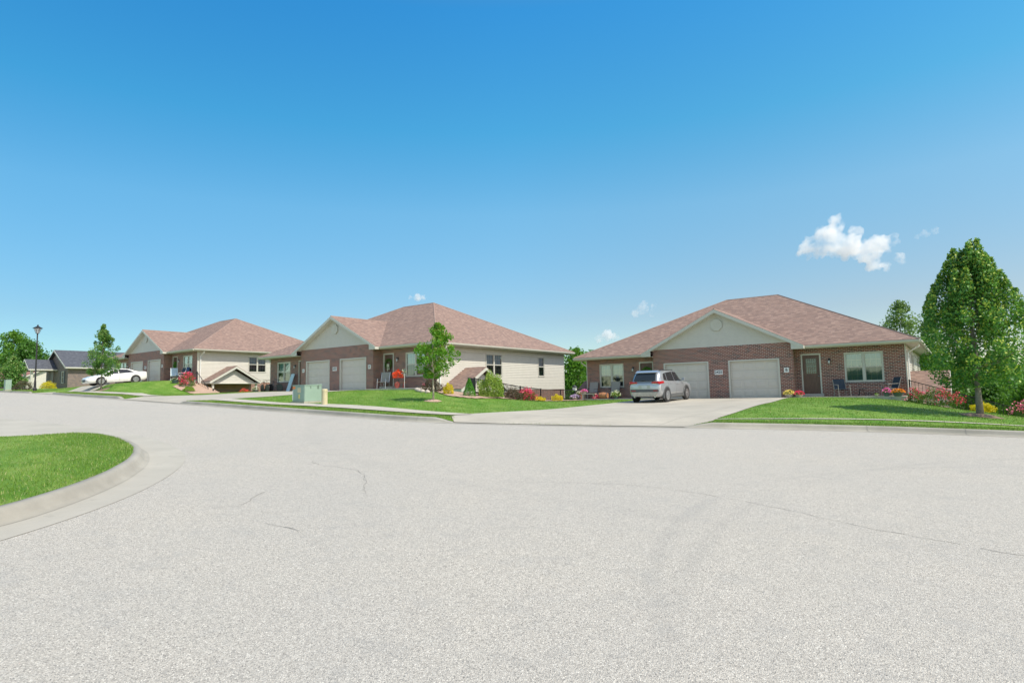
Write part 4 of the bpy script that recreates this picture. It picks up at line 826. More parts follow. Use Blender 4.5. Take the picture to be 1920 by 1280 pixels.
for i, (x, y) in enumerate([(-24.9, 24.35), (-24.45, 24.0), (-24.0, 23.75), (-25.4, 24.7), (-23.4, 23.55), (-25.0, 25.0)]):
    b = MB(); b.lathe([(0, -.05), (.16, -.04), (.2, .05), (.12, .13), (0, .15)], n=9); b.v = [(p[0]*rb.uniform(.85, 1.15), p[1]*.8, p[2]*rb.uniform(.9, 1.1)) for p in b.v]
    o = b.build('garden_rock', M['rock'], smooth=True); o.location = (x, y, h1(x, y)+.02); o.rotation_euler = (0, 0, rb.uniform(0, 3)); tag(o, 'pale round stone edging the bed under the birdbath', 'rock', 'pale stones edging the bed')

# ------------------------------------------------------------------ vehicles (local x = forward, z up, y = left)
def cub(P, x):
    """smooth (Catmull-Rom in x) interpolation of station rows"""
    xs = [p[0] for p in P]; i = max(0, min(len(P)-2, sum(1 for q in xs if q <= x)-1)); t = (x-xs[i])/(xs[i+1]-xs[i]); t = min(1, max(0, t)); out = []
    for c in range(1, len(P[0])):
        p1, p2 = P[i][c], P[i+1][c]
        m1 = 0 if i == 0 else (P[i+1][c]-P[i-1][c])/(xs[i+1]-xs[i-1]); m2 = 0 if i+2 >= len(P) else (P[i+2][c]-P[i][c])/(xs[i+2]-xs[i])
        h = xs[i+1]-xs[i]; 
        if i == 0: m1 = (p2-p1)/h
        if i+2 >= len(P): m2 = (p2-p1)/h
        out.append((2*t**3-3*t*t+1)*p1+(t**3-2*t*t+t)*h*m1+(-2*t**3+3*t*t)*p2+(t**3-t*t)*h*m2)
    return out
def loft(xs, ring):
    b = MB(); R_ = [ring(x) for x in xs]; n = len(R_[0])
    V = [(x, y, z) for x, r in zip(xs, R_) for (y, z) in r]; F = []
    for i in range(len(xs)-1):
        for k in range(n): F.append((i*n+k, i*n+(k+1) % n, (i+1)*n+(k+1) % n, (i+1)*n+k))
    F += [tuple(range(n))[::-1], tuple((len(xs)-1)*n+k for k in range(n))]
    return b.add(V, F)
def wheel(par, x, y, r, w, spokes, sgn):
    t = MB(); t.lathe([(r*.66, -w/2), (r*.93, -w/2), (r, -w/2+.03), (r, w/2-.03), (r*.93, w/2), (r*.66, w/2)], (0, 0, 0), 28, axis='y'); 
    o = empty('wheel', (x, y, r), None, None); o.parent = par; t.build('tyre', M['rubber'], o, smooth=False)
    d = MB(); d.lathe([(0, -w*.2), (r*.66, -w*.2), (r*.66, w*.2), (0, w*.2)], (0, 0, 0), 20, axis='y'); d.build('brake_disc', M['black'], o)
    s = MB(); s.lathe([(r*.60, .0), (r*.69, .0), (r*.69, sgn*.012), (r*.60, sgn*.012)], (0, sgn*w*.5, 0), 28, axis='y'); s.lathe([(0, 0), (r*.16, 0), (r*.14, sgn*.03), (0, sgn*.03)], (0, sgn*w*.42, 0), 12, axis='y')
    for k in range(spokes):
        a = 2*math.pi*k/spokes
        for q in (-.13, .13): 
            ca, sa = math.cos(a), math.sin(a); c2, s2 = math.cos(a+q), math.sin(a+q); p = Vector((-sa, 0, ca))*.014
            i0 = Vector((ca*r*.1, 0, sa*r*.1)); o0 = Vector((c2*r*.64, 0, s2*r*.64)); yv = Vector((0, sgn*w*.44, 0)); s.prism([i0-p+yv, i0+p+yv, o0+p*1.3+yv, o0-p*1.3+yv], (0, sgn*.02, 0))
    s.build('rim', M['chrome'], o); return o
def car(name, label, loc, rz, pitch, P, CB, paint, L, wr, wb0, wb1, kind, clad):
    o = empty(name, loc, label, 'car', None, rz); o.rotation_euler = (0, -pitch, rz)
    def low(x):
        w, zb, zt = cub(P, x); h = [(w*.80, zb), (w*.965, zb+.09), (w, zb+.24), (w*1.0, (zb+zt)/2+.03), (w*.985, zt-.17), (w*.955, zt-.07), (w*.87, zt-.012), (w*.55, zt+.012)]
        return h+[(0, zt+.02)]+[(-y, z) for y, z in h[::-1]]+[(0, zb)]
    xs = sorted(set([round(L*i/46, 3) for i in range(47)]+[.02, .05, L-.03, L-.07]))
    loft(xs, low).build('body', paint, o, smooth=True)
    def cabr(x):
        wb, wt, z0, zt = cub(CB, x); z0 = z0; h = [(wb, z0), (wb*.985+.0*wt, z0+(zt-z0)*.12), (wt+(wb-wt)*.45, z0+(zt-z0)*.55), (wt+(wb-wt)*.12, z0+(zt-z0)*.88), (wt*.9, z0+(zt-z0)*.97), (wt*.5, zt)]
        return h+[(0, zt+.01)]+[(-y, z) for y, z in h[::-1]]+[(0, z0)]
    x0, x1 = CB[0][0], CB[-1][0]; xs = [x0+(x1-x0)*i/34 for i in range(35)]
    loft(xs, cabr).build('roof', paint if kind == 'suv' else paint, o, smooth=True)
    def side_y(x, z):
        wb, wt, z0, zt = cub(CB, min(max(x, x0), x1)); r = [(wb, z0), (wb*.985, z0+(zt-z0)*.12), (wt+(wb-wt)*.45, z0+(zt-z0)*.55), (wt+(wb-wt)*.12, z0+(zt-z0)*.88), (wt*.9, z0+(zt-z0)*.97), (wt*.5, zt)]
        for (ya, za), (yb, zb_) in zip(r, r[1:]):
            if z <= zb_: t = (z-za)/max(1e-6, zb_-za); return ya+(yb-ya)*max(0, t)
        return wt*.5
    def glass_patch(nm, pts, s, mat=None, off=.012, n=6):
        """side glass given by lower/upper edges [(x,z)...]"""
        b = MB(); lo, up = pts
        for i in range(n):
            for j in range(4):
                q = []
                for a, c in ((i, j), (i+1, j), (i+1, j+1), (i, j+1)):
                    t = a/n; u_ = c/4; xa = lo[0][0]+(lo[1][0]-lo[0][0])*t; za = lo[0][1]+(lo[1][1]-lo[0][1])*t; xb = up[0][0]+(up[1][0]-up[0][0])*t; zb = up[0][1]+(up[1][1]-up[0][1])*t
                    x = xa+(xb-xa)*u_; z = za+(zb-za)*u_; q.append((x, s*(side_y(x, z)+off), z))
                b.add(q, [(0, 1, 2, 3)])
        return b.build(nm, mat or M['glass_dark'], o, smooth=True)
    for s in (-1, 1):
        for g_ in kindwin[kind]: glass_patch('side_window', g_, s)
        wheel(o, wb0, s*(.855), wr, .20, 5, s); wheel(o, wb1, s*(.855), wr, .20, 5, s)
        # wheel arch: dark well disc and cladding lip
        for xw in (wb0, wb1):
            w = low(xw)[2][0]; a = MB(); R_ = wr+.055; ro = wr+(.12 if clad else .075); N_ = 18
            for k in range(N_):
                a0 = -.35+(math.pi+.7)*k/N_; a1 = -.35+(math.pi+.7)*(k+1)/N_
                def pt(a_, r_, y): return (xw+math.cos(a_)*r_, s*y, wr+math.sin(a_)*r_)
                y0 = w-.0; y1 = w+.012
                a.add([pt(a0, R_, y1), pt(a1, R_, y1), pt(a1, ro, y1-.004), pt(a0, ro, y1-.004), pt(a0, R_, y0-.12), pt(a1, R_, y0-.12), pt(a0, ro, y0-.05), pt(a1, ro, y0-.05)], [(0, 1, 2, 3), (4, 5, 1, 0), (3, 2, 7, 6)])
            a.build('wheel_arch', M['clad'] if clad else M['black'], o)
            d = MB(); d.lathe([(0, w+.001-.0), (R_, w+.001), (R_, w+.004), (0, w+.004)], (0, 0, 0), 26, axis='y'); d.v = [(p[0]+xw, s*p[1], p[2]+wr) for p in d.v]; d.build('wheel_well', M['black'], o)
        # mirror and handles
        mb = MB(); mx, mz = mirror[kind]; yw = side_y(mx, mz)+.04; mb.box(mx-.10, mx+.04, *sorted((s*(yw+.06), s*(yw+.24))), mz-.02, mz+.13); mb.box(mx-.02, mx+.03, *sorted((s*(yw-.05), s*(yw+.08))), mz-.03, mz+.02); mb.build('side_mirror', paint if kind == 'suv' else M['black'], o, bevel=.02)
        for hx in handles[kind]:
            hb = MB(); w = low(hx[0])[4][0]; hb.box(hx[0]-.09, hx[0]+.09, *sorted((s*(w-.0), s*(w+.035))), hx[1]-.018, hx[1]+.018); hb.build('door_handle', paint, o, bevel=.008)
        db = MB()
        for dx, za, zb in seams[kind]:
            for k in range(8):
                z_a = za+(zb-za)*k/8; z_b = za+(zb-za)*(k+1)/8; 
                def yy(z): 
                    r = low(dx); 
                    for (ya, z1_), (yb, z2_) in zip(r, r[1:8]):
                        if z1_ <= z <= z2_: return ya+(yb-ya)*(z-z1_)/(z2_-z1_)
                    return r[3][0]
                db.quad((dx-.006, s*(yy(z_a)+.004), z_a), (dx+.006, s*(yy(z_a)+.004), z_a), (dx+.006, s*(yy(z_b)+.004), z_b), (dx-.006, s*(yy(z_b)+.004), z_b))
        db.build('door_seam', M['black'], o)
        sk = MB(); w = low(L/2)[2][0]; sk.prism([(wb0+wr+.08, s*(w-.05), .20), (wb1-wr-.08, s*(w-.05), .20), (wb1-wr-.12, s*(w+.012), .26), (wb1-wr-.12, s*(w+.014), .40 if clad else .30), (wb0+wr+.12, s*(w+.014), .40 if clad else .30), (wb0+wr+.12, s*(w+.012), .26)], (0, -s*.02, 0)); sk.build('sill_panel', M['clad'] if clad else paint, o)
    return o, low, side_y
kindwin = {'suv': [(((.66, 1.17), (1.02, 1.13)), ((.82, 1.50), (1.08, 1.55))), (((1.10, 1.12), (1.98, 1.09)), ((1.16, 1.56), (1.98, 1.595))), (((2.05, 1.09), (3.08, 1.06)), ((2.05, 1.595), (2.62, 1.545)))],
           'sedan': [(((1.02, 1.02), (2.35, .96)), ((1.62, 1.30), (2.35, 1.355))), (((2.41, .96), (3.42, .93)), ((2.41, 1.355), (2.86, 1.30)))]}
mirror = {'suv': (3.02, 1.10), 'sedan': (3.28, .96)}
handles = {'suv': [(1.35, .97), (2.25, .94)], 'sedan': [(1.55, .84), (2.55, .82)]}
seams = {'suv': [(1.05, .42, 1.02), (2.02, .30, 1.0), (3.05, .34, .97)], 'sedan': [(1.30, .45, .92), (2.38, .26, .88), (3.40, .30, .86)]}
PS = [(0, .80, .45, .98), (.05, .86, .34, 1.06), (.25, .905, .27, 1.12), (.9, .925, .25, 1.12), (1.8, .93, .25, 1.10), (2.8, .93, .25, 1.06), (3.3, .925, .25, 1.04), (3.8, .91, .25, 1.0), (4.2, .88, .26, .93), (4.48, .80, .30, .80), (4.6, .66, .42, .68)]
CS = [(.06, .76, .68, .98, 1.10), (.20, .82, .68, .98, 1.32), (.36, .85, .67, .98, 1.54), (.5, .86, .66, .98, 1.62), (1.0, .865, .655, .98, 1.665), (1.6, .87, .655, .98, 1.68), (2.2, .87, .65, .98, 1.66), (2.65, .865, .64, .98, 1.60), (3.05, .85, .63, .98, 1.36), (3.5, .80, .62, .97, 1.08), (3.62, .78, .6, .96, 1.0)]
z0 = h1(-13.3, 30.35)+.03; z1 = h1(-13.3, 33.05)+.03; pi_ = math.atan2(z1-z0, 2.69)
suv, slow, sy = car('suv', 'silver SUV parked nose in before the left garage door of duplex 2425', (-13.3, 29.55, z0-math.sin(pi_)*.8), math.pi/2-.015, pi_, PS, CS, M['silver'], 4.6, .36, .80, 3.49, 'suv', True)
# rear end of the suv
b = MB(); b.add([(.085, -.62, 1.13), (.085, .62, 1.13), (.375, .56, 1.52), (.375, -.56, 1.52)], [(0, 1, 2, 3)]); b.v = [(x-.085, y, z+.01) for x, y, z in b.v]; rg_ = b.build('rear_window', M['glass_dark'], suv)
b = MB(); b.prism([(.24, -.60, 1.565), (.24, .60, 1.565), (.52, .62, 1.655), (.52, -.62, 1.655)], (0, 0, .03)); b.build('spoiler', M['silver'], suv, bevel=.01)
b = MB(); b.tube([(.03, .25, 1.16), (.0, -.05, 1.175)], .012, 5); b.build('rear_wiper', M['black'], suv)
for s in (-1, 1):
    b = MB(); b.prism([(-.02, s*.42, 1.02), (-.02, s*.80, 1.00), (.02, s*.86, .96), (.02, s*.86, 1.10), (-.02, s*.80, 1.12), (-.02, s*.42, 1.085)], (.09, 0, 0)); b.prism([(.06, s*.86, .97), (.50, s*.905, 1.02), (.36, s*.905, 1.12), (.06, s*.86, 1.11)], (0, s*.022, 0)); b.build('tail_light', M['red_lens'], suv)
    b = MB(); b.prism([(-.025, s*.44, .985), (-.025, s*.74, .95), (-.025, s*.76, .985), (-.025, s*.44, 1.015)], (.03, 0, 0)); b.build('tail_trim', M['chrome'], suv)
    b = MB(); b.tube([(-.02, s*.58, .30), (.2, s*.58, .30)], .04, 10); b.build('exhaust_pipe', M['chrome'], suv)
    b = MB(); b.box(-.032, -.01, *sorted((s*.5, s*.74)), .615, .645); b.build('reflector', M['red_lens'], suv)
b = MB(); b.box(-.03, .12, -.80, .80, .56, .70); b.build('rear_bumper', M['clad'], suv, bevel=.02)
b = MB(); b.prism([(-.035, -.66, .34), (-.035, .66, .34), (-.035, .74, .56), (-.035, -.74, .56)], (.14, 0, 0)); b.build('skid_plate', M['pot_stone'], suv, bevel=.015)
b = MB(); b.box(-.012, .02, -.34, .34, .74, .93); b.build('plate_recess', M['silver'], suv, bevel=.01)
b = MB(); b.box(-.022, -.008, -.155, .155, .76, .90); b.build('license_plate', M['lamp_glass'], suv)
for s in (-1, 1):
    b = MB(); b.tube([(.62, s*.60, 1.655), (.72, s*.61, 1.70), (2.3, s*.60, 1.695), (2.42, s*.59, 1.645)], .018, 6); b.build('roof_rail', M['black'], suv)
# white sedan, nose towards the street
PD = [(0, .72, .42, .98), (.06, .84, .32, 1.02), (.3, .90, .24, 1.05), (.9, .93, .20, 1.04), (1.6, .935, .19, 1.00), (2.6, .935, .19, .96), (3.4, .93, .19, .93), (3.9, .92, .19, .88), (4.4, .88, .18, .80), (4.72, .78, .19, .70), (4.87, .62, .24, .60)]
CD = [(.42, .70, .55, .90, 1.03), (.9, .82, .56, .88, 1.16), (1.35, .85, .57, .86, 1.32), (1.8, .855, .58, .86, 1.405), (2.3, .86, .58, .86, 1.43), (2.7, .86, .575, .85, 1.40), (3.1, .85, .57, .84, 1.24), (3.6, .82, .56, .82, 1.0), (3.85, .8, .55, .80, .90)]
xa = (-62.2, 24.0); xb = (-62.2, 21.2); z0 = h1(*xa)+.03; z1 = h1(*xb)+.03; pi_ = math.atan2(z1-z0, 2.8)
sed, sl2, sy2 = car('sedan', 'white sedan parked nose out before the garage of the farthest duplex', (-62.2, 24.6, z0-math.sin(pi_)*1.05), -math.pi/2, pi_, PD, CD, M['car_white'], 4.87, .345, 1.05, 3.84, 'sedan', False)
for s in (-1, 1):
    b = MB(); b.prism([(4.30, s*.86, .66), (4.74, s*.70, .60), (4.76, s*.66, .70), (4.25, s*.84, .78)], (0, s*.045, .0)); b.build('headlight', M['lamp_glass'], sed)
    b = MB(); b.prism([(.02, s*.70, .80), (.42, s*.885, .86), (.38, s*.87, .93), (.02, s*.72, .92)], (0, s*.03, 0)); b.build('tail_light', M['red_lens'], sed)
    b = MB(); b.prism([(4.62, s*.72, .30), (4.80, s*.60, .30), (4.80, s*.60, .36), (4.62, s*.74, .36)], (0, s*.03, 0)); b.build('fog_lamp', M['black'], sed)
b = MB(); b.prism([(4.84, -.36, .60), (4.84, .36, .60), (4.90, .24, .32), (4.90, -.24, .32)], (.02, 0, 0)); b.build('grille', M['black'], sed)
b = MB(); b.box(1.45, 2.75, -.50, .50, 1.405, 1.447); b.build('roof_panel', M['glass_dark'], sed, bevel=.01)
b = MB(); b.add([(.55, -.50, 1.075), (.55, .50, 1.075), (1.42, .50, 1.375), (1.42, -.50, 1.375)], [(0, 1, 2, 3)]); b.build('rear_window', M['glass_dark'], sed)
b = MB(); b.add([(3.68, -.52, .985), (3.68, .52, .985), (2.85, .50, 1.385), (2.85, -.50, 1.385)], [(0, 3, 2, 1)]); b.build('windshield', M['glass_dark'], sed)

# ------------------------------------------------------------------ fences and stair rails
def fence(name, label, pts, hgt, post_idx, step=.11, picket=.017, group=None, cat='fence', bot=.12, zs=None):
    """pts: (u, v, z of the ground under it) ; rails and pickets follow the slope, a post at each listed index"""
    o = empty(name, (pts[0][0], pts[0][1], pts[0][2]), label, cat, group); O = Vector(pts[0]); P = [Vector(p)-O for p in pts]
    for dz, nm in ((hgt, 'top_rail'), (bot, 'bottom_rail')):
        b = MB()
        for a, c in zip(P, P[1:]):
            d = (c-a); n = Vector((-d.y, d.x, 0)).normalized()*.02; u_ = Vector((0, 0, .04)); z = Vector((0, 0, dz)); b.prism([a-n+z, a+n+z, a+n+z+u_, a-n+z+u_], d)
        b.build(nm, M['black'], o)
    b = MB()
    for a, c in zip(P, P[1:]):
        L_ = (Vector((c.x, c.y))-Vector((a.x, a.y))).length; n = max(1, int(L_/step))
        for k in range(n): q = a.lerp(c, (k+.5)/n); b.box(q.x-picket/2, q.x+picket/2, q.y-picket/2, q.y+picket/2, q.z+bot, q.z+hgt)
    x = b.build('pickets', M['black'], o); x['kind'] = 'stuff'
    for i in post_idx:
        q = P[i]; b = MB(); b.box(q.x-.035, q.x+.035, q.y-.035, q.y+.035, q.z-.2, q.z+hgt+.05); b.box(q.x-.045, q.x+.045, q.y-.045, q.y+.045, q.z+hgt+.05, q.z+hgt+.07); b.build('post', M['black'], o)
    return o
fence('metal_fence', 'long black picket fence sloping down beside the middle duplex', [(-22.5, 22.9+3, 1.62), (-21.12, 24.88, 1.53), (-21.12, 27.0, 1.30), (-21.12, 29.1, 1.07), (-21.12, 31.3, .90), (-21.1, 33.6, .84), (-21.05, 37.2, .84)], .84, [1, 2, 3, 4, 5, 6], step=.125, picket=.022)
fence('stair_rail', 'black stair rail sloping down beside the right corner of duplex 2425', [(-1.93, 35.95, .82), (-.30, 35.95, .26), (1.1, 35.95, -.22), (2.6, 35.95, -.75)], .98, [0, 3], step=.14, cat='railing')
fence('stair_rail', 'black stair rail dropping from the right corner of the farthest duplex', [(-54.75, 26.0, 3.0), (-52.6, 26.0, 1.45)], .95, [0], step=.3, cat='railing')
fence('metal_fence', 'low black railing under the gabled porch of the farthest duplex', [(-52.2, 26.2, 1.50), (-51.6, 31.5, 1.15), (-51.2, 34.5, 1.0)], .85, [0, 1, 2], step=.14)
st = MB(); st.prism([(-55.0, 25.75, 3.02), (-52.6, 25.75, 1.28), (-52.6, 25.75, 1.0), (-55.0, 25.75, 2.72)], (0, .12, 0)); st.prism([(-55.0, 26.15, 3.02), (-52.4, 26.15, 1.18), (-52.4, 26.15, .9), (-55.0, 26.15, 2.72)], (0, .12, 0))
tag(st.build('stair_curb', M['white'], None), 'pale concrete stair curbs at the corner of the farthest duplex', 'stair')

# ------------------------------------------------------------------ utility boxes at the kerb
def cabinet(label, u, v, w, d, hh, mat, dark=False, rz=0.0, stickers=True):
    o = empty('utility_cabinet', (u, v, h1(u, v)), label, 'utility box', None, rz)
    b = MB(); b.box(-w/2, w/2, -d/2, d/2, .08, hh-.06); b.build('body', mat, o, bevel=.012)
    b = MB(); b.prism([(-w/2-.02, -d/2-.02, hh-.062), (-w/2-.02, d/2+.02, hh-.062), (-w/2-.02, d/2+.02, hh+.0), (-w/2-.02, -d/2-.02, hh-.035)], (w+.04, 0, 0)); b.build('lid', mat, o, bevel=.01)
    b = MB(); b.box(-w/2-.06, w/2+.06, -d/2-.06, d/2+.06, -.12, .08); b.build('base', M['conc'] if not dark else M['cab_dark'], o)
    b = MB(); b.box(-w/2+.04, -.012, -d/2-.012, -d/2-.001, .14, hh-.10); b.box(.012, w/2-.04, -d/2-.012, -d/2-.001, .14, hh-.10); b.build('door_panel', mat, o, bevel=.004)
    return o
c1 = cabinet('pale green transformer cabinet with warning stickers, left of the tan pedestal', -25.35, 17.3, .98, .95, .90, M['cab_green'])
b = MB(); b.box(-.06, .20, -.492, -.488, .50, .74); b.build('warning_sticker', M['tan'], c1); b = MB(); b.box(.02, .13, -.492, -.488, .22, .42); b.build('tag_plate', M['yellow'], c1)
b = MB(); b.box(-.46, -.24, -.492, -.488, .68, .80); b.build('orange_sticker', M['orange'], c1)
b = MB(); b.box(-.47, -.41, -.496, -.488, .14, .62); b.build('sticker', M['white'], c1)
b = MB()
for k in range(3): b.box(.492, .498, .22, .32, .68+k*.05, .70+k*.05); b.box(.492, .498, -.16, -.12, .70+k*.04, .72+k*.04)
x_ = b.build('vent_slot', M['black'], c1)
ped = empty('cable_pedestal', (-22.65, 16.35, h1(-22.65, 16.35)), 'tan cylindrical cable pedestal right of the green cabinets', 'utility box')
b = MB(); b.lathe([(.13, -.1), (.13, .64), (.12, .64)], n=20); b.build('body', M['tan'], ped, smooth=False); b = MB(); b.lathe([(.137, .60), (.137, .68), (.11, .71), (0, .72)], n=20); b.build('cap', M['tan'], ped)
fb = cabinet('green and white utility box at the kerb by the left edge', -79.6, 18.45, .55, .5, 1.15, M['cab_green']); fb.pop('group') if 'group' in fb else None
# street lamp
lp = empty('street_lamp', (-70.02, 18.25, h1(-70.02, 18.25)), 'black lamp post with glass lantern by the far kerb', 'street lamp')
b = MB(); b.lathe([(.16, -.1), (.16, .25), (.11, .32), (.095, .9), (.07, 1.0), (.055, 5.35), (.07, 5.4), (.05, 5.5)], n=12); b.build('post', M['black'], lp)
b = MB()
for k in range(6):
    a = math.pi*k/3+.3; b.tube([(math.cos(a)*.14, math.sin(a)*.14, 5.5), (math.cos(a)*.30, math.sin(a)*.30, 5.95)], .014, 4)
b.lathe([(.14, 5.47), (.15, 5.5), (.05, 5.5)], n=6); b.lathe([(.40, 5.95), (.40, 5.98), (.12, 6.15), (.06, 6.2), (.07, 6.26), (.0, 6.34)], n=12); b.build('lantern_frame', M['black'], lp)
b = MB(); b.lathe([(.12, 5.51), (.27, 5.94)], n=6); b.build('lantern_glass', M['lamp_glass'], lp)

# ------------------------------------------------------------------ things on the porches
def pot(label, u, v, z, r, hh, mat, leaf, n, ls, flower, nf, fs, fh, name='potted_flowers', cat='potted plant', grp=None, fr=None):
    o = empty(name, (u, v, z), label, cat, grp); b = MB(); b.lathe([(r*.6, 0), (r*.66, .01), (r, hh*.9), (r*1.06, hh*.92), (r*1.06, hh), (r*.9, hh), (r*.85, hh*.9)], n=18); b.build('pot', mat, o, smooth=False)
    global rg
    rg = np.random.default_rng(int(abs(u*31+v*7))); fr = fr or r*1.25
    d = rg.normal(size=(n, 3)); d /= np.linalg.norm(d, axis=1)[:, None]; d[:, 2] = np.abs(d[:, 2]); q = rg.uniform(.3, 1, n)**.5; leaf_cards('foliage', np.c_[d[:, 0]*fr*q, d[:, 1]*fr*q, hh*.85+d[:, 2]*fh*q], ls, leaf, o)
    if nf:
        d = rg.normal(size=(nf, 3)); d /= np.linalg.norm(d, axis=1)[:, None]; d[:, 2] = np.abs(d[:, 2])+.1; leaf_cards('blossom', np.c_[d[:, 0]*fr*1.02, d[:, 1]*fr*1.02, hh*.9+d[:, 2]*fh*1.05], fs, flower, o, asp=.95)
    return o
def sling_chair(name, label, loc, rz, fabric, frame, w=.55, back=.62, tilt=.35, group=None, low=.38, folding=False):
    o = empty(name, loc, label, 'chair', group, rz); sx = w/2   # faces -y
    b = MB(); b.prism([(-sx, -.25, low), (-sx, .22, low-.04), (-sx, .22, low-.02), (-sx, -.25, low+.02)], (w, 0, 0)); b.build('seat', fabric, o)
    b = MB(); t = math.sin(tilt)*back; b.prism([(-sx, .22, low-.02), (-sx, .22+t, low+back*math.cos(tilt)), (-sx, .25+t, low+back*math.cos(tilt)), (-sx, .25, low-.02)], (w, 0, 0)); b.build('backrest', fabric, o)
    for s in (-1, 1):
        x = s*(sx+.012)
        for nm, P_ in (('leg', [(x, -.25, low), (x, .26 if folding else -.28, 0)]), ('leg', [(x, .22, low-.03), (x, -.28 if folding else .30, 0)])): b = MB(); b.tube(P_, .013, 6); b.build(nm, frame, o)
        b = MB(); b.tube([(x, .22, low-.03), (x, .235+t, low+back*math.cos(tilt))], .014, 6); b.tube([(x, -.26, low+.01), (x, .23, low-.03)], .013, 6); b.build('side_frame', frame, o)
        b = MB(); b.tube([(x, -.24, low), (x, -.22, low+.22), (x, .26, low+.24)], .013, 6); b.build('armrest', frame, o)
    return o
PZ3 = 1.03+.037
sling_chair('folding_chair', 'navy folding chair left of the small table under the right window of 2425', (-4.85, 35.35, PZ3), .55, M['navy'], M['taupe'], .56, .55, .3, 'navy folding chairs on the porch of 2425')
sling_chair('folding_chair', 'navy folding chair near the right corner, behind the flower pots', (-2.75, 35.6, PZ3), -.95, M['navy'], M['taupe'], .56, .60, .32, 'navy folding chairs on the porch of 2425')
o = empty('side_table', (-4.05, 35.7, PZ3), 'small dark round table between two navy folding chairs', 'table'); b = MB(); b.lathe([(0, .40), (.2, .40), (.2, .42), (0, .42)], n=16); b.build('table_top', M['dark_grey'], o)
for k in range(3): a = k*2.1; b = MB(); b.tube([(math.cos(a)*.05, math.sin(a)*.05, .40), (math.cos(a)*.22, math.sin(a)*.22, 0)], .014, 5); b.build('leg', M['black'], o)
pot('shallow planter of orange flowers at the right corner of the porch', -2.38, 35.02, PZ3, .26, .17, M['pot_dark'], M['bush'], 300, .05, M['petal_orange'], 200, .06, .18, fr=.30)
pot('dark pot of magenta flowers left of the orange planter', -2.86, 34.98, PZ3, .16, .18, M['pot_dark'], M['bush'], 240, .05, M['petal_mag'], 110, .06, .22, fr=.19)
pot('tiny stone pot at the porch edge, left of the magenta flowers', -3.28, 34.88, PZ3, .085, .10, M['pot_stone'], M['bush_lime'], 60, .04, None, 0, .04, .07)
pot('pot of pale yellow flowers at the foot of the brick pier', -7.38, 35.1, 1.05, .24, .16, M['rock'], M['bush'], 300, .05, M['petal_yel'], 260, .06, .22, fr=.30)
pot('pot of red and pink flowers beside the yellow ones', -6.88, 35.05, 1.05, .2, .14, M['rock'], M['bush'], 240, .05, M['petal_red'], 200, .06, .2, fr=.26)
PL = (-19.97, 35.75, PZ3)
for x, lab in ((-19.85, 'taupe sling chair nearest the left corner of 2425'), (-18.2, 'taupe sling chair right of the wooden barrel planter')):
    sling_chair('patio_chair', lab, (x, 35.55, PZ3), 0, M['taupe'], M['dark_grey'], .62, .72, .25, 'taupe chairs on the left porch of 2425', .42)
o = empty('planter_bench', (-19.75, 35.0, 1.03), 'small stone bench with pink flowers before the left window', 'bench'); b = MB(); b.box(-.55, .55, -.15, .15, .34, .40); b.build('seat', M['pot_stone'], o, bevel=.01)
for s in (-1, 1): b = MB(); b.box(s*.4-.05, s*.4+.05, -.12, .12, 0, .34); b.build('leg', M['pot_stone'], o)
pot('magenta flowers in a bowl on the left end of the stone bench', -20.1, 35.0, 1.43, .16, .10, M['pot_stone'], M['bush'], 140, .05, M['petal_mag'], 150, .06, .18, fr=.24)
o = empty('barrel_planter', (-18.75, 35.15, 1.06), 'orange wooden half barrel planter lying below the window', 'planter'); b = MB(); b.lathe([(0, -.32), (.17, -.32), (.22, 0), (.17, .32), (0, .32)], (0, 0, .22), 14, axis='x'); b.build('barrel', M['wood'], o)
b = MB(); b.lathe([(.176, -.31), (.182, -.26)], (0, 0, .22), 14, axis='x'); b.lathe([(.176, .31), (.182, .26)], (0, 0, .22), 14, axis='x'); b.build('hoop', M['dark_grey'], o)
bush('red_flowers', 'deep red leafy plant left of the wooden barrel', -19.25, 35.0, .28, .2, .38, M['petal_red'], 260, .06, cat='potted plant', z=1.04, stems=False, seed=31)
pot('pot of white and yellow leaves beside the rear of the SUV', -17.75, 35.0, 1.06, .17, .2, M['pot_dark'], M['bush_var'], 260, .09, M['petal_white'], 90, .07, .34, fr=.36)
pot('basket of violet and white flowers at the left corner of 2425', -20.75, 34.9, 1.0, .2, .16, M['pot_stone'], M['bush'], 220, .05, M['petal_vio'], 190, .07, .2, fr=.36)
pot('cream flowers in a raised bowl behind the violet basket', -20.55, 35.3, 1.0, .14, .48, M['pot_clay'], M['bush_var'], 160, .05, M['petal_white'], 120, .07, .16, fr=.30)
o = empty('birdhouse', (-21.0, 35.3, h1(-21.0, 35.3)), 'white birdhouse on a pole left of duplex 2425', 'birdhouse'); b = MB(); b.tube([(0, 0, -.1), (0, 0, .72)], .02, 6); b.build('pole', M['dark_grey'], o)
b = MB(); b.box(-.12, .12, -.1, .1, .70, .90); b.build('box', M['white'], o); b = MB(); b.prism([(-.17, -.13, .90), (0, -.13, 1.05), (.17, -.13, .90)], (0, .26, 0)); b.build('roof', M['dark_grey'], o)
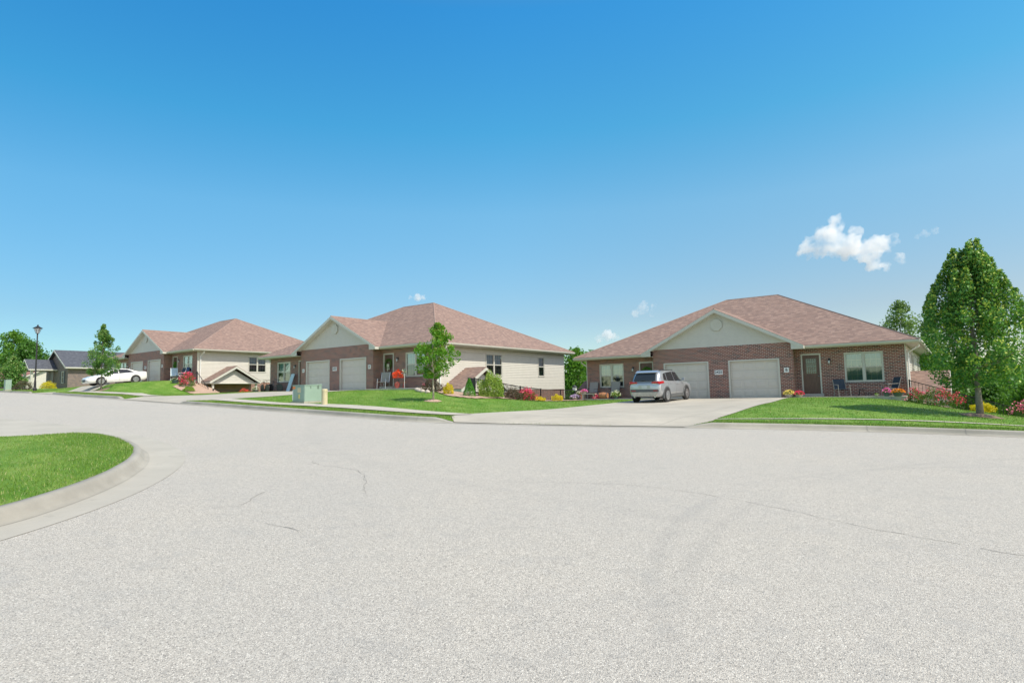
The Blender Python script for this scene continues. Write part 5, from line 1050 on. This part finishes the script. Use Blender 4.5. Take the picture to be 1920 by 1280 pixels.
# wreaths
def wreath(label, loc, r, mats, ribbon):
    o = empty('door_wreath', loc, label, 'wreath'); global rg; rg = np.random.default_rng(3); n = 500; a = rg.uniform(0, 6.283, n); q = r+rg.normal(size=n)*r*.16; P = np.c_[np.cos(a)*q, -.05+rg.normal(size=n)*.03, np.sin(a)*q]
    leaf_cards('greenery', P, .07, mats, o); b = MB(); b.prism([(-.12, -.09, -.02), (.02, -.09, 0), (-.02, -.09, -.5), (-.10, -.09, -.44)], (0, .02, 0)); b.prism([(0, -.09, 0), (.1, -.09, -.04), (.12, -.09, -.42), (.04, -.09, -.40)], (0, .02, 0)); b.build('ribbon', ribbon, o); return o
wreath('blue and white wreath on the left door of 2425', (-11.27-4.85, 35.55+PJ+.03, 1.03+1.72), .27, M['bush_cone'], M['paleblue'])
wreath('green wreath with cream ribbon on the front door of the middle duplex', (-35.16+4.85, 26.22+PJ+.03, 1.96+1.70), .27, M['bush'], M['petal_white'])
wreath('tall green wreath on the door of the farthest duplex', (-64.22+4.85, 25.48+PJ+.03, 3.2+1.6), .24, M['bush_cone'], M['bush_cone'])
# middle duplex patio
PZ2 = 1.96+.037
sling_chair('patio_chair', 'grey mesh chair beside the door of the middle duplex', (-30.0, 26.15, PZ2), .35, M['taupe'], M['chrome'], .58, .68, .22, None, .42)
o = empty('flower_cart', (-28.35, 26.05, PZ2), 'small red wheeled flower cart under red begonias', 'planter cart')
b = MB(); b.lathe([(.19, -.012), (.21, -.012), (.21, .012), (.19, .012)], (-.12, -.1, .21), 20, axis='y'); 
for k in range(6): a = math.pi*k/6; b.tube([(-.12-math.cos(a)*.2, -.1, .21-math.sin(a)*.2), (-.12+math.cos(a)*.2, -.1, .21+math.sin(a)*.2)], .008, 4)
b.build('cart_wheel', M['red_lens'], o); b = MB(); b.box(-.1, .45, -.08, .14, .33, .37); b.build('cart_bed', M['wood'], o)
b = MB(); b.tube([(.4, -.05, 0), (.4, -.05, .34)], .015, 5); b.build('leg', M['red_lens'], o); b = MB(); b.tube([(-.1, .02, .36), (-.1, .02, .62)], .02, 6); b.build('plant_stand', M['black'], o)
bush('begonia_plant', 'large ball of orange red begonias before the middle duplex window', -28.45, 26.05, .42, .36, .56, M['begonia'], 1100, .06, cat='potted plant', z=PZ2+.62, stems=False, seed=32)
o = empty('pinwheel', (-27.85, 26.0, PZ2), 'green and white garden pinwheel right of the begonias', 'pinwheel'); b = MB(); b.tube([(0, 0, 0), (0, 0, .95)], .012, 5); b.build('stick', M['white'], o)
for k in range(6): a = k*math.pi/3; b = MB(); c_, s_ = math.cos(a), math.sin(a); b.prism([(0, -.03, .98), (c_*.26, -.03, .98+s_*.26), (c_*.2-s_*.1, -.06, .98+s_*.2+c_*.1)], (0, .01, 0)); b.build('vane', M['cab_green'] if k % 2 else M['petal_white'], o)
o = empty('birdbath', (-23.95, 24.75, h1(-23.95, 24.75)), 'dark birdbath bowl beside the young maple trunk', 'birdbath'); b = MB(); b.lathe([(.18, 0), (.14, .06), (.05, .12), (.05, .62), (.12, .70), (.20, .74)], n=16); b.build('pedestal', M['dark_grey'], o); b = MB(); b.lathe([(.05, .70), (.22, .76), (.42, .93), (.44, .95), (.40, .95), (.2, .82), (0, .80)], n=20); b.build('bowl', M['dark_grey'], o)
o = empty('garden_lantern', (-23.95, 24.75, h1(-23.95, 24.75)+.80), 'blue and white bird ornament standing in the birdbath', 'ornament'); b = MB(); b.lathe([(.0, 0), (.12, .0), (.16, .12), (.11, .26), (.04, .34), (.0, .44)], n=12); b.build('body', M['paleblue'], o); b = MB(); b.lathe([(0, .36), (.06, .38), (.07, .44), (.0, .5)], (-.04, 0, 0), 10); b.build('head', M['white'], o)
# leaning board, bicycle and pots on its left patio
o = empty('leaning_board', (-41.05, 26.45, PZ2-.08), 'pale blue plank leaning upright before the left wall of the middle duplex', 'board'); b = MB(); b.prism([(-.20, -.2, .0), (.22, -.2, .0), (.38, .18, 1.42), (-.04, .18, 1.42)], (.0, .05, -.01)); b.build('board_face', M['paleblue'], o, bevel=.01); b = MB(); b.prism([(-.24, -.16, .0), (-.19, -.16, .0), (-.03, .22, 1.40), (-.08, .22, 1.40)], (0, .03, 0)); b.build('edge_strip', M['petal_vio'], o)
def bike(label, loc, rz, frame):
    o = empty('bicycle', loc, label, 'bicycle', 'bicycles on the left patio of the middle duplex', rz)
    for x in (-.5, .5):
        b = MB(); b.lathe([(.30, -.018), (.335, -.018), (.335, .018), (.30, .018)], (x, 0, .335), 22, axis='y')
        for k in range(6): a = math.pi*k/6; b.tube([(x-math.cos(a)*.31, 0, .335-math.sin(a)*.31), (x+math.cos(a)*.31, 0, .335+math.sin(a)*.31)], .004, 3)
        b.build('wheel', M['black'], o)
    b = MB(); A_, B_, C_, D_ = (-.5, 0, .335), (-.05, 0, .3), (-.2, 0, .75), (.38, 0, .78); 
    for p, q in ((A_, B_), (A_, C_), (B_, C_), (B_, D_), (C_, D_), (D_, (.5, 0, .335))): b.tube([p, q], .018, 5)
    b.build('frame', frame, o); b = MB(); b.tube([(.38, 0, .78), (.36, 0, .95)], .015, 5); b.tube([(.3, -.28, .97), (.38, -.1, .96), (.38, .1, .96), (.3, .28, .97)], .014, 5); b.build('handlebar', M['black'], o)
    b = MB(); b.box(-.34, -.10, -.06, .06, .84, .88); b.tube([(-.2, 0, .75), (-.22, 0, .85)], .014, 5); b.build('saddle', M['black'], o); return o
bike('dark bicycle parked against the brick under the left window of the middle duplex', (-42.6, 26.2, 1.95), .2, M['dark_grey'])
bike('tan framed bicycle left of the dark one on the same patio', (-43.6, 25.95, 1.93), -.15, M['pot_clay'])
pot('dark pot with small white blooms at the left corner of the middle duplex', -44.6, 25.75, 1.90, .22, .26, M['dark_grey'], M['bush'], 160, .06, M['petal_white'], 40, .06, .3)
o = empty('patio_heater_box', (-44.25, 26.35, 1.92), 'dark box with lid at the left corner patio of the middle duplex', 'storage box'); b = MB(); b.box(-.3, .3, -.2, .2, 0, .5); b.build('box', M['dark_grey'], o, bevel=.02); b = MB(); b.box(-.33, .33, -.23, .23, .5, .56); b.build('lid', M['black'], o, bevel=.015)
# farthest duplex patio: white framed folding chairs
PZ1 = 3.2+.037
for x, y, rz, fab, lab in ((-57.7, 25.35, 1.2, 'paleblue', 'white framed folding chair with blue seat, left of its pair'), (-56.1, 25.4, -.9, 'blue', 'white framed folding chair with blue seat nearest the red flowering bush'), (-57.0, 25.5, .1, 'navy', 'navy folding chair between the two white framed ones')):
    sling_chair('folding_chair', lab, (x, y, PZ1), rz, M[fab], M['white'], .55, .78, .30, 'folding chairs on the patio of the farthest duplex', .45, folding=True)
pot('dark green pot at the patio edge before the red flowering bush', -55.2, 24.35, h1(-55.2, 24.35)-.02, .3, .3, M['pot_dark'], M['bush'], 120, .07, M['petal_white'], 30, .06, .2)

# ------------------------------------------------------------------ houses further up the street
def simple_gable(par, u0, u1, v0, v1, ze, zr, along, mat, name='roof', ov=.4, parent_trim=True):
    b = MB(); t = MB()
    if along == 'v':
        c = (u0+u1)/2
        for s in (-1, 1):
            e = c+s*((u1-u0)/2+ov); sl = (zr-ze)/((u1-u0)/2); zz = ze-sl*ov
            b.prism([(c, v0-ov, zr), (e, v0-ov, zz), (e, v1, zz), (c, v1, zr)], (0, 0, .06)); t.prism([(c, v0-ov-.01, zr+.05), (e, v0-ov-.01, zz+.05), (e, v0-ov-.01, zz-.14), (c, v0-ov-.01, zr-.16)], (0, -.03, 0)); t.box(*sorted((e, e+s*.1)), v0-ov, v1, zz-.12, zz+.04)
            t.box(*sorted((c+s*(u1-u0)/2, e)), v0-ov+.02, v1, zz-.14, zz-.121)
    else:
        c = (v0+v1)/2
        for s in (-1, 1):
            e = c+s*((v1-v0)/2+ov); sl = (zr-ze)/((v1-v0)/2); zz = ze-sl*ov
            b.prism([(u0, c, zr), (u0, e, zz), (u1+ov, e, zz), (u1+ov, c, zr)], (0, 0, .06)); t.prism([(u1+ov+.01, c, zr+.05), (u1+ov+.01, e, zz+.05), (u1+ov+.01, e, zz-.14), (u1+ov+.01, c, zr-.16)], (.03, 0, 0)); t.box(u0, u1+ov, *sorted((e, e+s*.1)), zz-.12, zz+.04)
    o = b.build(name, mat, par); t.build('roof_trim', M['trim'], o); return o
h4 = empty('brick_house', (-92.3, 25.9, 3.3), 'dark roofed brick house with small front porch beyond the white sedan', 'house')
b = MB(); b.box(-4, 4, .35, 15, -.6, 2.6); b.prism([(-4, .35, 2.6), (4, .35, 2.6), (0, .35, 4.65)], (0, 14.6, 0)); b.build('wall', M['brick_dark'], h4)
simple_gable(h4, -4, 4, .35, 15, 2.62, 4.75, 'v', M['shingle_dark'])
window(h4, 2.3, .5, 2.0, .9, .33, two=False, blind=1); window(h4, (4.02, 6.6), .9, 2.1, 1.7, 0, face=math.pi/2, blind=1)
for x in (1.65, 2.95): b = MB(); b.box(x-.17, x+.17, .29, .345, .5, 2.0); b.build('shutter', M['dark_grey'], h4)
simple_gable(h4, -2.9, .1, -2.4, .3, 2.45, 3.55, 'v', M['shingle_dark'], 'porch_roof', .25)
b = MB(); b.prism([(-2.9, -2.3, 2.45), (.1, -2.3, 2.45), (-1.4, -2.3, 3.5)], (0, .06, 0)); b.build('porch_gable', M['trim'], h4)
for x in (-2.75, -.05): b = MB(); b.box(x-.13, x+.13, -2.35, -2.1, -.3, 2.45); b.build('porch_post', M['trim'], h4)
b = MB(); b.box(4.002, 4.05, 3.9, 4.9, 0, 2.1); b.build('side_door', M['dark_grey'], h4); b = MB(); b.box(4.3, 5.9, 3.2, 3.5, -.5, 1.15); b.build('screen_wall', M['brick'], h4)
b = MB(); b.box(-2.0, -1.0, .30, .348, 0, 2.1); b.build('front_door', M['door_wood'], h4)
h5 = empty('red_roof_house', (-110.3, 27.4, 2.7), 'red roofed house with cream side wall at the left edge', 'house')
b = MB(); b.box(-24, 0, 0, 11.2, -.6, 2.55); b.prism([(0, 0, 2.55), (0, 11.2, 2.55), (0, 5.6, 5.3)], (-24, 0, 0)); b.build('wall', M['brick'], h5)
b = MB(); siding_panel(b, (.0, .05), (.0, 11.15), -.5, 2.55, (1, 0, 0)); k = 14
for i in range(k):
    a = i/k; e = (i+1)/k; b.quad((.018, 5.6*a, 2.55+2.75*a), (.018, 11.2-5.6*a, 2.55+2.75*a), (.003, 11.2-5.6*e, 2.55+2.75*e), (.003, 5.6*e, 2.55+2.75*e))
b.build('siding', M['siding'], h5); simple_gable(h5, -24, 0, 0, 11.2, 2.57, 5.4, 'u', M['shingle_red'])

# ------------------------------------------------------------------ clouds: real volumes far beyond the houses
def cloud_mat(dens, sc, th, seed):
    m = bpy.data.materials.new('cloud_vapour'); m.use_nodes = True; t = m.node_tree; n = t.nodes; n.remove(n['Principled BSDF']); v = n.new('ShaderNodeVolumePrincipled'); v.inputs['Color'].default_value = (1, 1, 1, 1); v.inputs['Anisotropy'].default_value = .2
    tc = n.new('ShaderNodeTexCoord'); mp = n.new('ShaderNodeMapping'); mp.inputs['Location'].default_value = (seed, seed, 0); t.links.new(tc.outputs['Object'], mp.inputs[0]); nz = n.new('ShaderNodeTexNoise'); nz.inputs['Scale'].default_value = sc; nz.inputs['Detail'].default_value = 7; nz.inputs['Roughness'].default_value = .6; t.links.new(mp.outputs[0], nz.inputs['Vector'])
    r = n.new('ShaderNodeMapRange'); t.links.new(nz.outputs['Fac'], r.inputs[0]); r.inputs[1].default_value = th; r.inputs[2].default_value = th+.16; r.inputs[4].default_value = dens; t.links.new(r.outputs[0], v.inputs['Density'])
    t.links.new(v.outputs[0], n['Material Output'].inputs['Volume']); return m
def cloud(label, blobs, D, dens, sc, th, seed):
    """blobs in (right, up, depth offset, radius) metres on the sky at distance D"""
    cx = sum(b_[0] for b_ in blobs)/len(blobs); cz = sum(b_[1] for b_ in blobs)/len(blobs); c = Vector((0, 0, 1.6))+F0*D+R*cx+Z*cz
    b = MB(); rr_ = random.Random(seed)
    for x, z, y, r in blobs:
        prof = [(r*math.sin(math.pi*k/9), -r*math.cos(math.pi*k/9)) for k in range(1, 9)]; q = MB(); q.lathe([(0.01, -r)]+prof+[(.01, r)], n=14); off = R*(x-cx)+Z*(z-cz)+F0*y
        b.add([Vector(p)+off for p in q.v], q.f)
    o = b.build('cloud', cloud_mat(dens, sc, th, seed), None); o.location = c; mo = o.modifiers.new('merge', 'REMESH'); mo.mode = 'VOXEL'; mo.voxel_size = max(1.0, blobs[0][3]*.08)
    dm = o.modifiers.new('rough', 'DISPLACE'); tx = bpy.data.textures.new('cloud_lumps', 'CLOUDS'); tx.noise_scale = blobs[0][3]*.4; tx.noise_depth = 5; dm.texture = tx; dm.strength = blobs[0][3]*.95; dm.mid_level = .5; dm.texture_coords = 'LOCAL'
    tag(o, label, 'cloud', 'clouds over the rooftops'); return o
cloud('largest white cloud, high above the right end of the roof of 2425', [(490, 222, 0, 25), (466, 213, 5, 17), (505, 250, 0, 13), (513, 212, -8, 20), (532, 238, 0, 9), (548, 205, 0, 19), (570, 214, 5, 17), (588, 222, 0, 10), (596, 192, 0, 8), (575, 183, 0, 8), (555, 186, 0, 11), (452, 207, 0, 11)], 900, .075, .03, .41, 3)
cloud('small ragged cloud above the left roof slope of 2425', [(200, 123, 0, 9), (204, 132, 0, 5), (188, 116, 0, 6), (217, 127, 0, 5), (214, 116, 0, 6)], 900, .05, .07, .43, 9)
cloud('flat small cloud touching the left hip of 2425', [(145, 83, 0, 9), (156, 80, 0, 7), (132, 79, 0, 6), (148, 89, 0, 4)], 900, .10, .05, .40, 14)
cloud('tiny cloud over the ridge of the middle duplex', [(-143, 147, 0, 6.5), (-153, 146, 0, 4), (-134, 147, 0, 4.5)], 900, .12, .08, .40, 21)
cloud('faint wisp of cloud left of the maple top', [(640, 232, 0, 7), (655, 236, 0, 6), (627, 227, 0, 4)], 900, .04, .07, .42, 33)
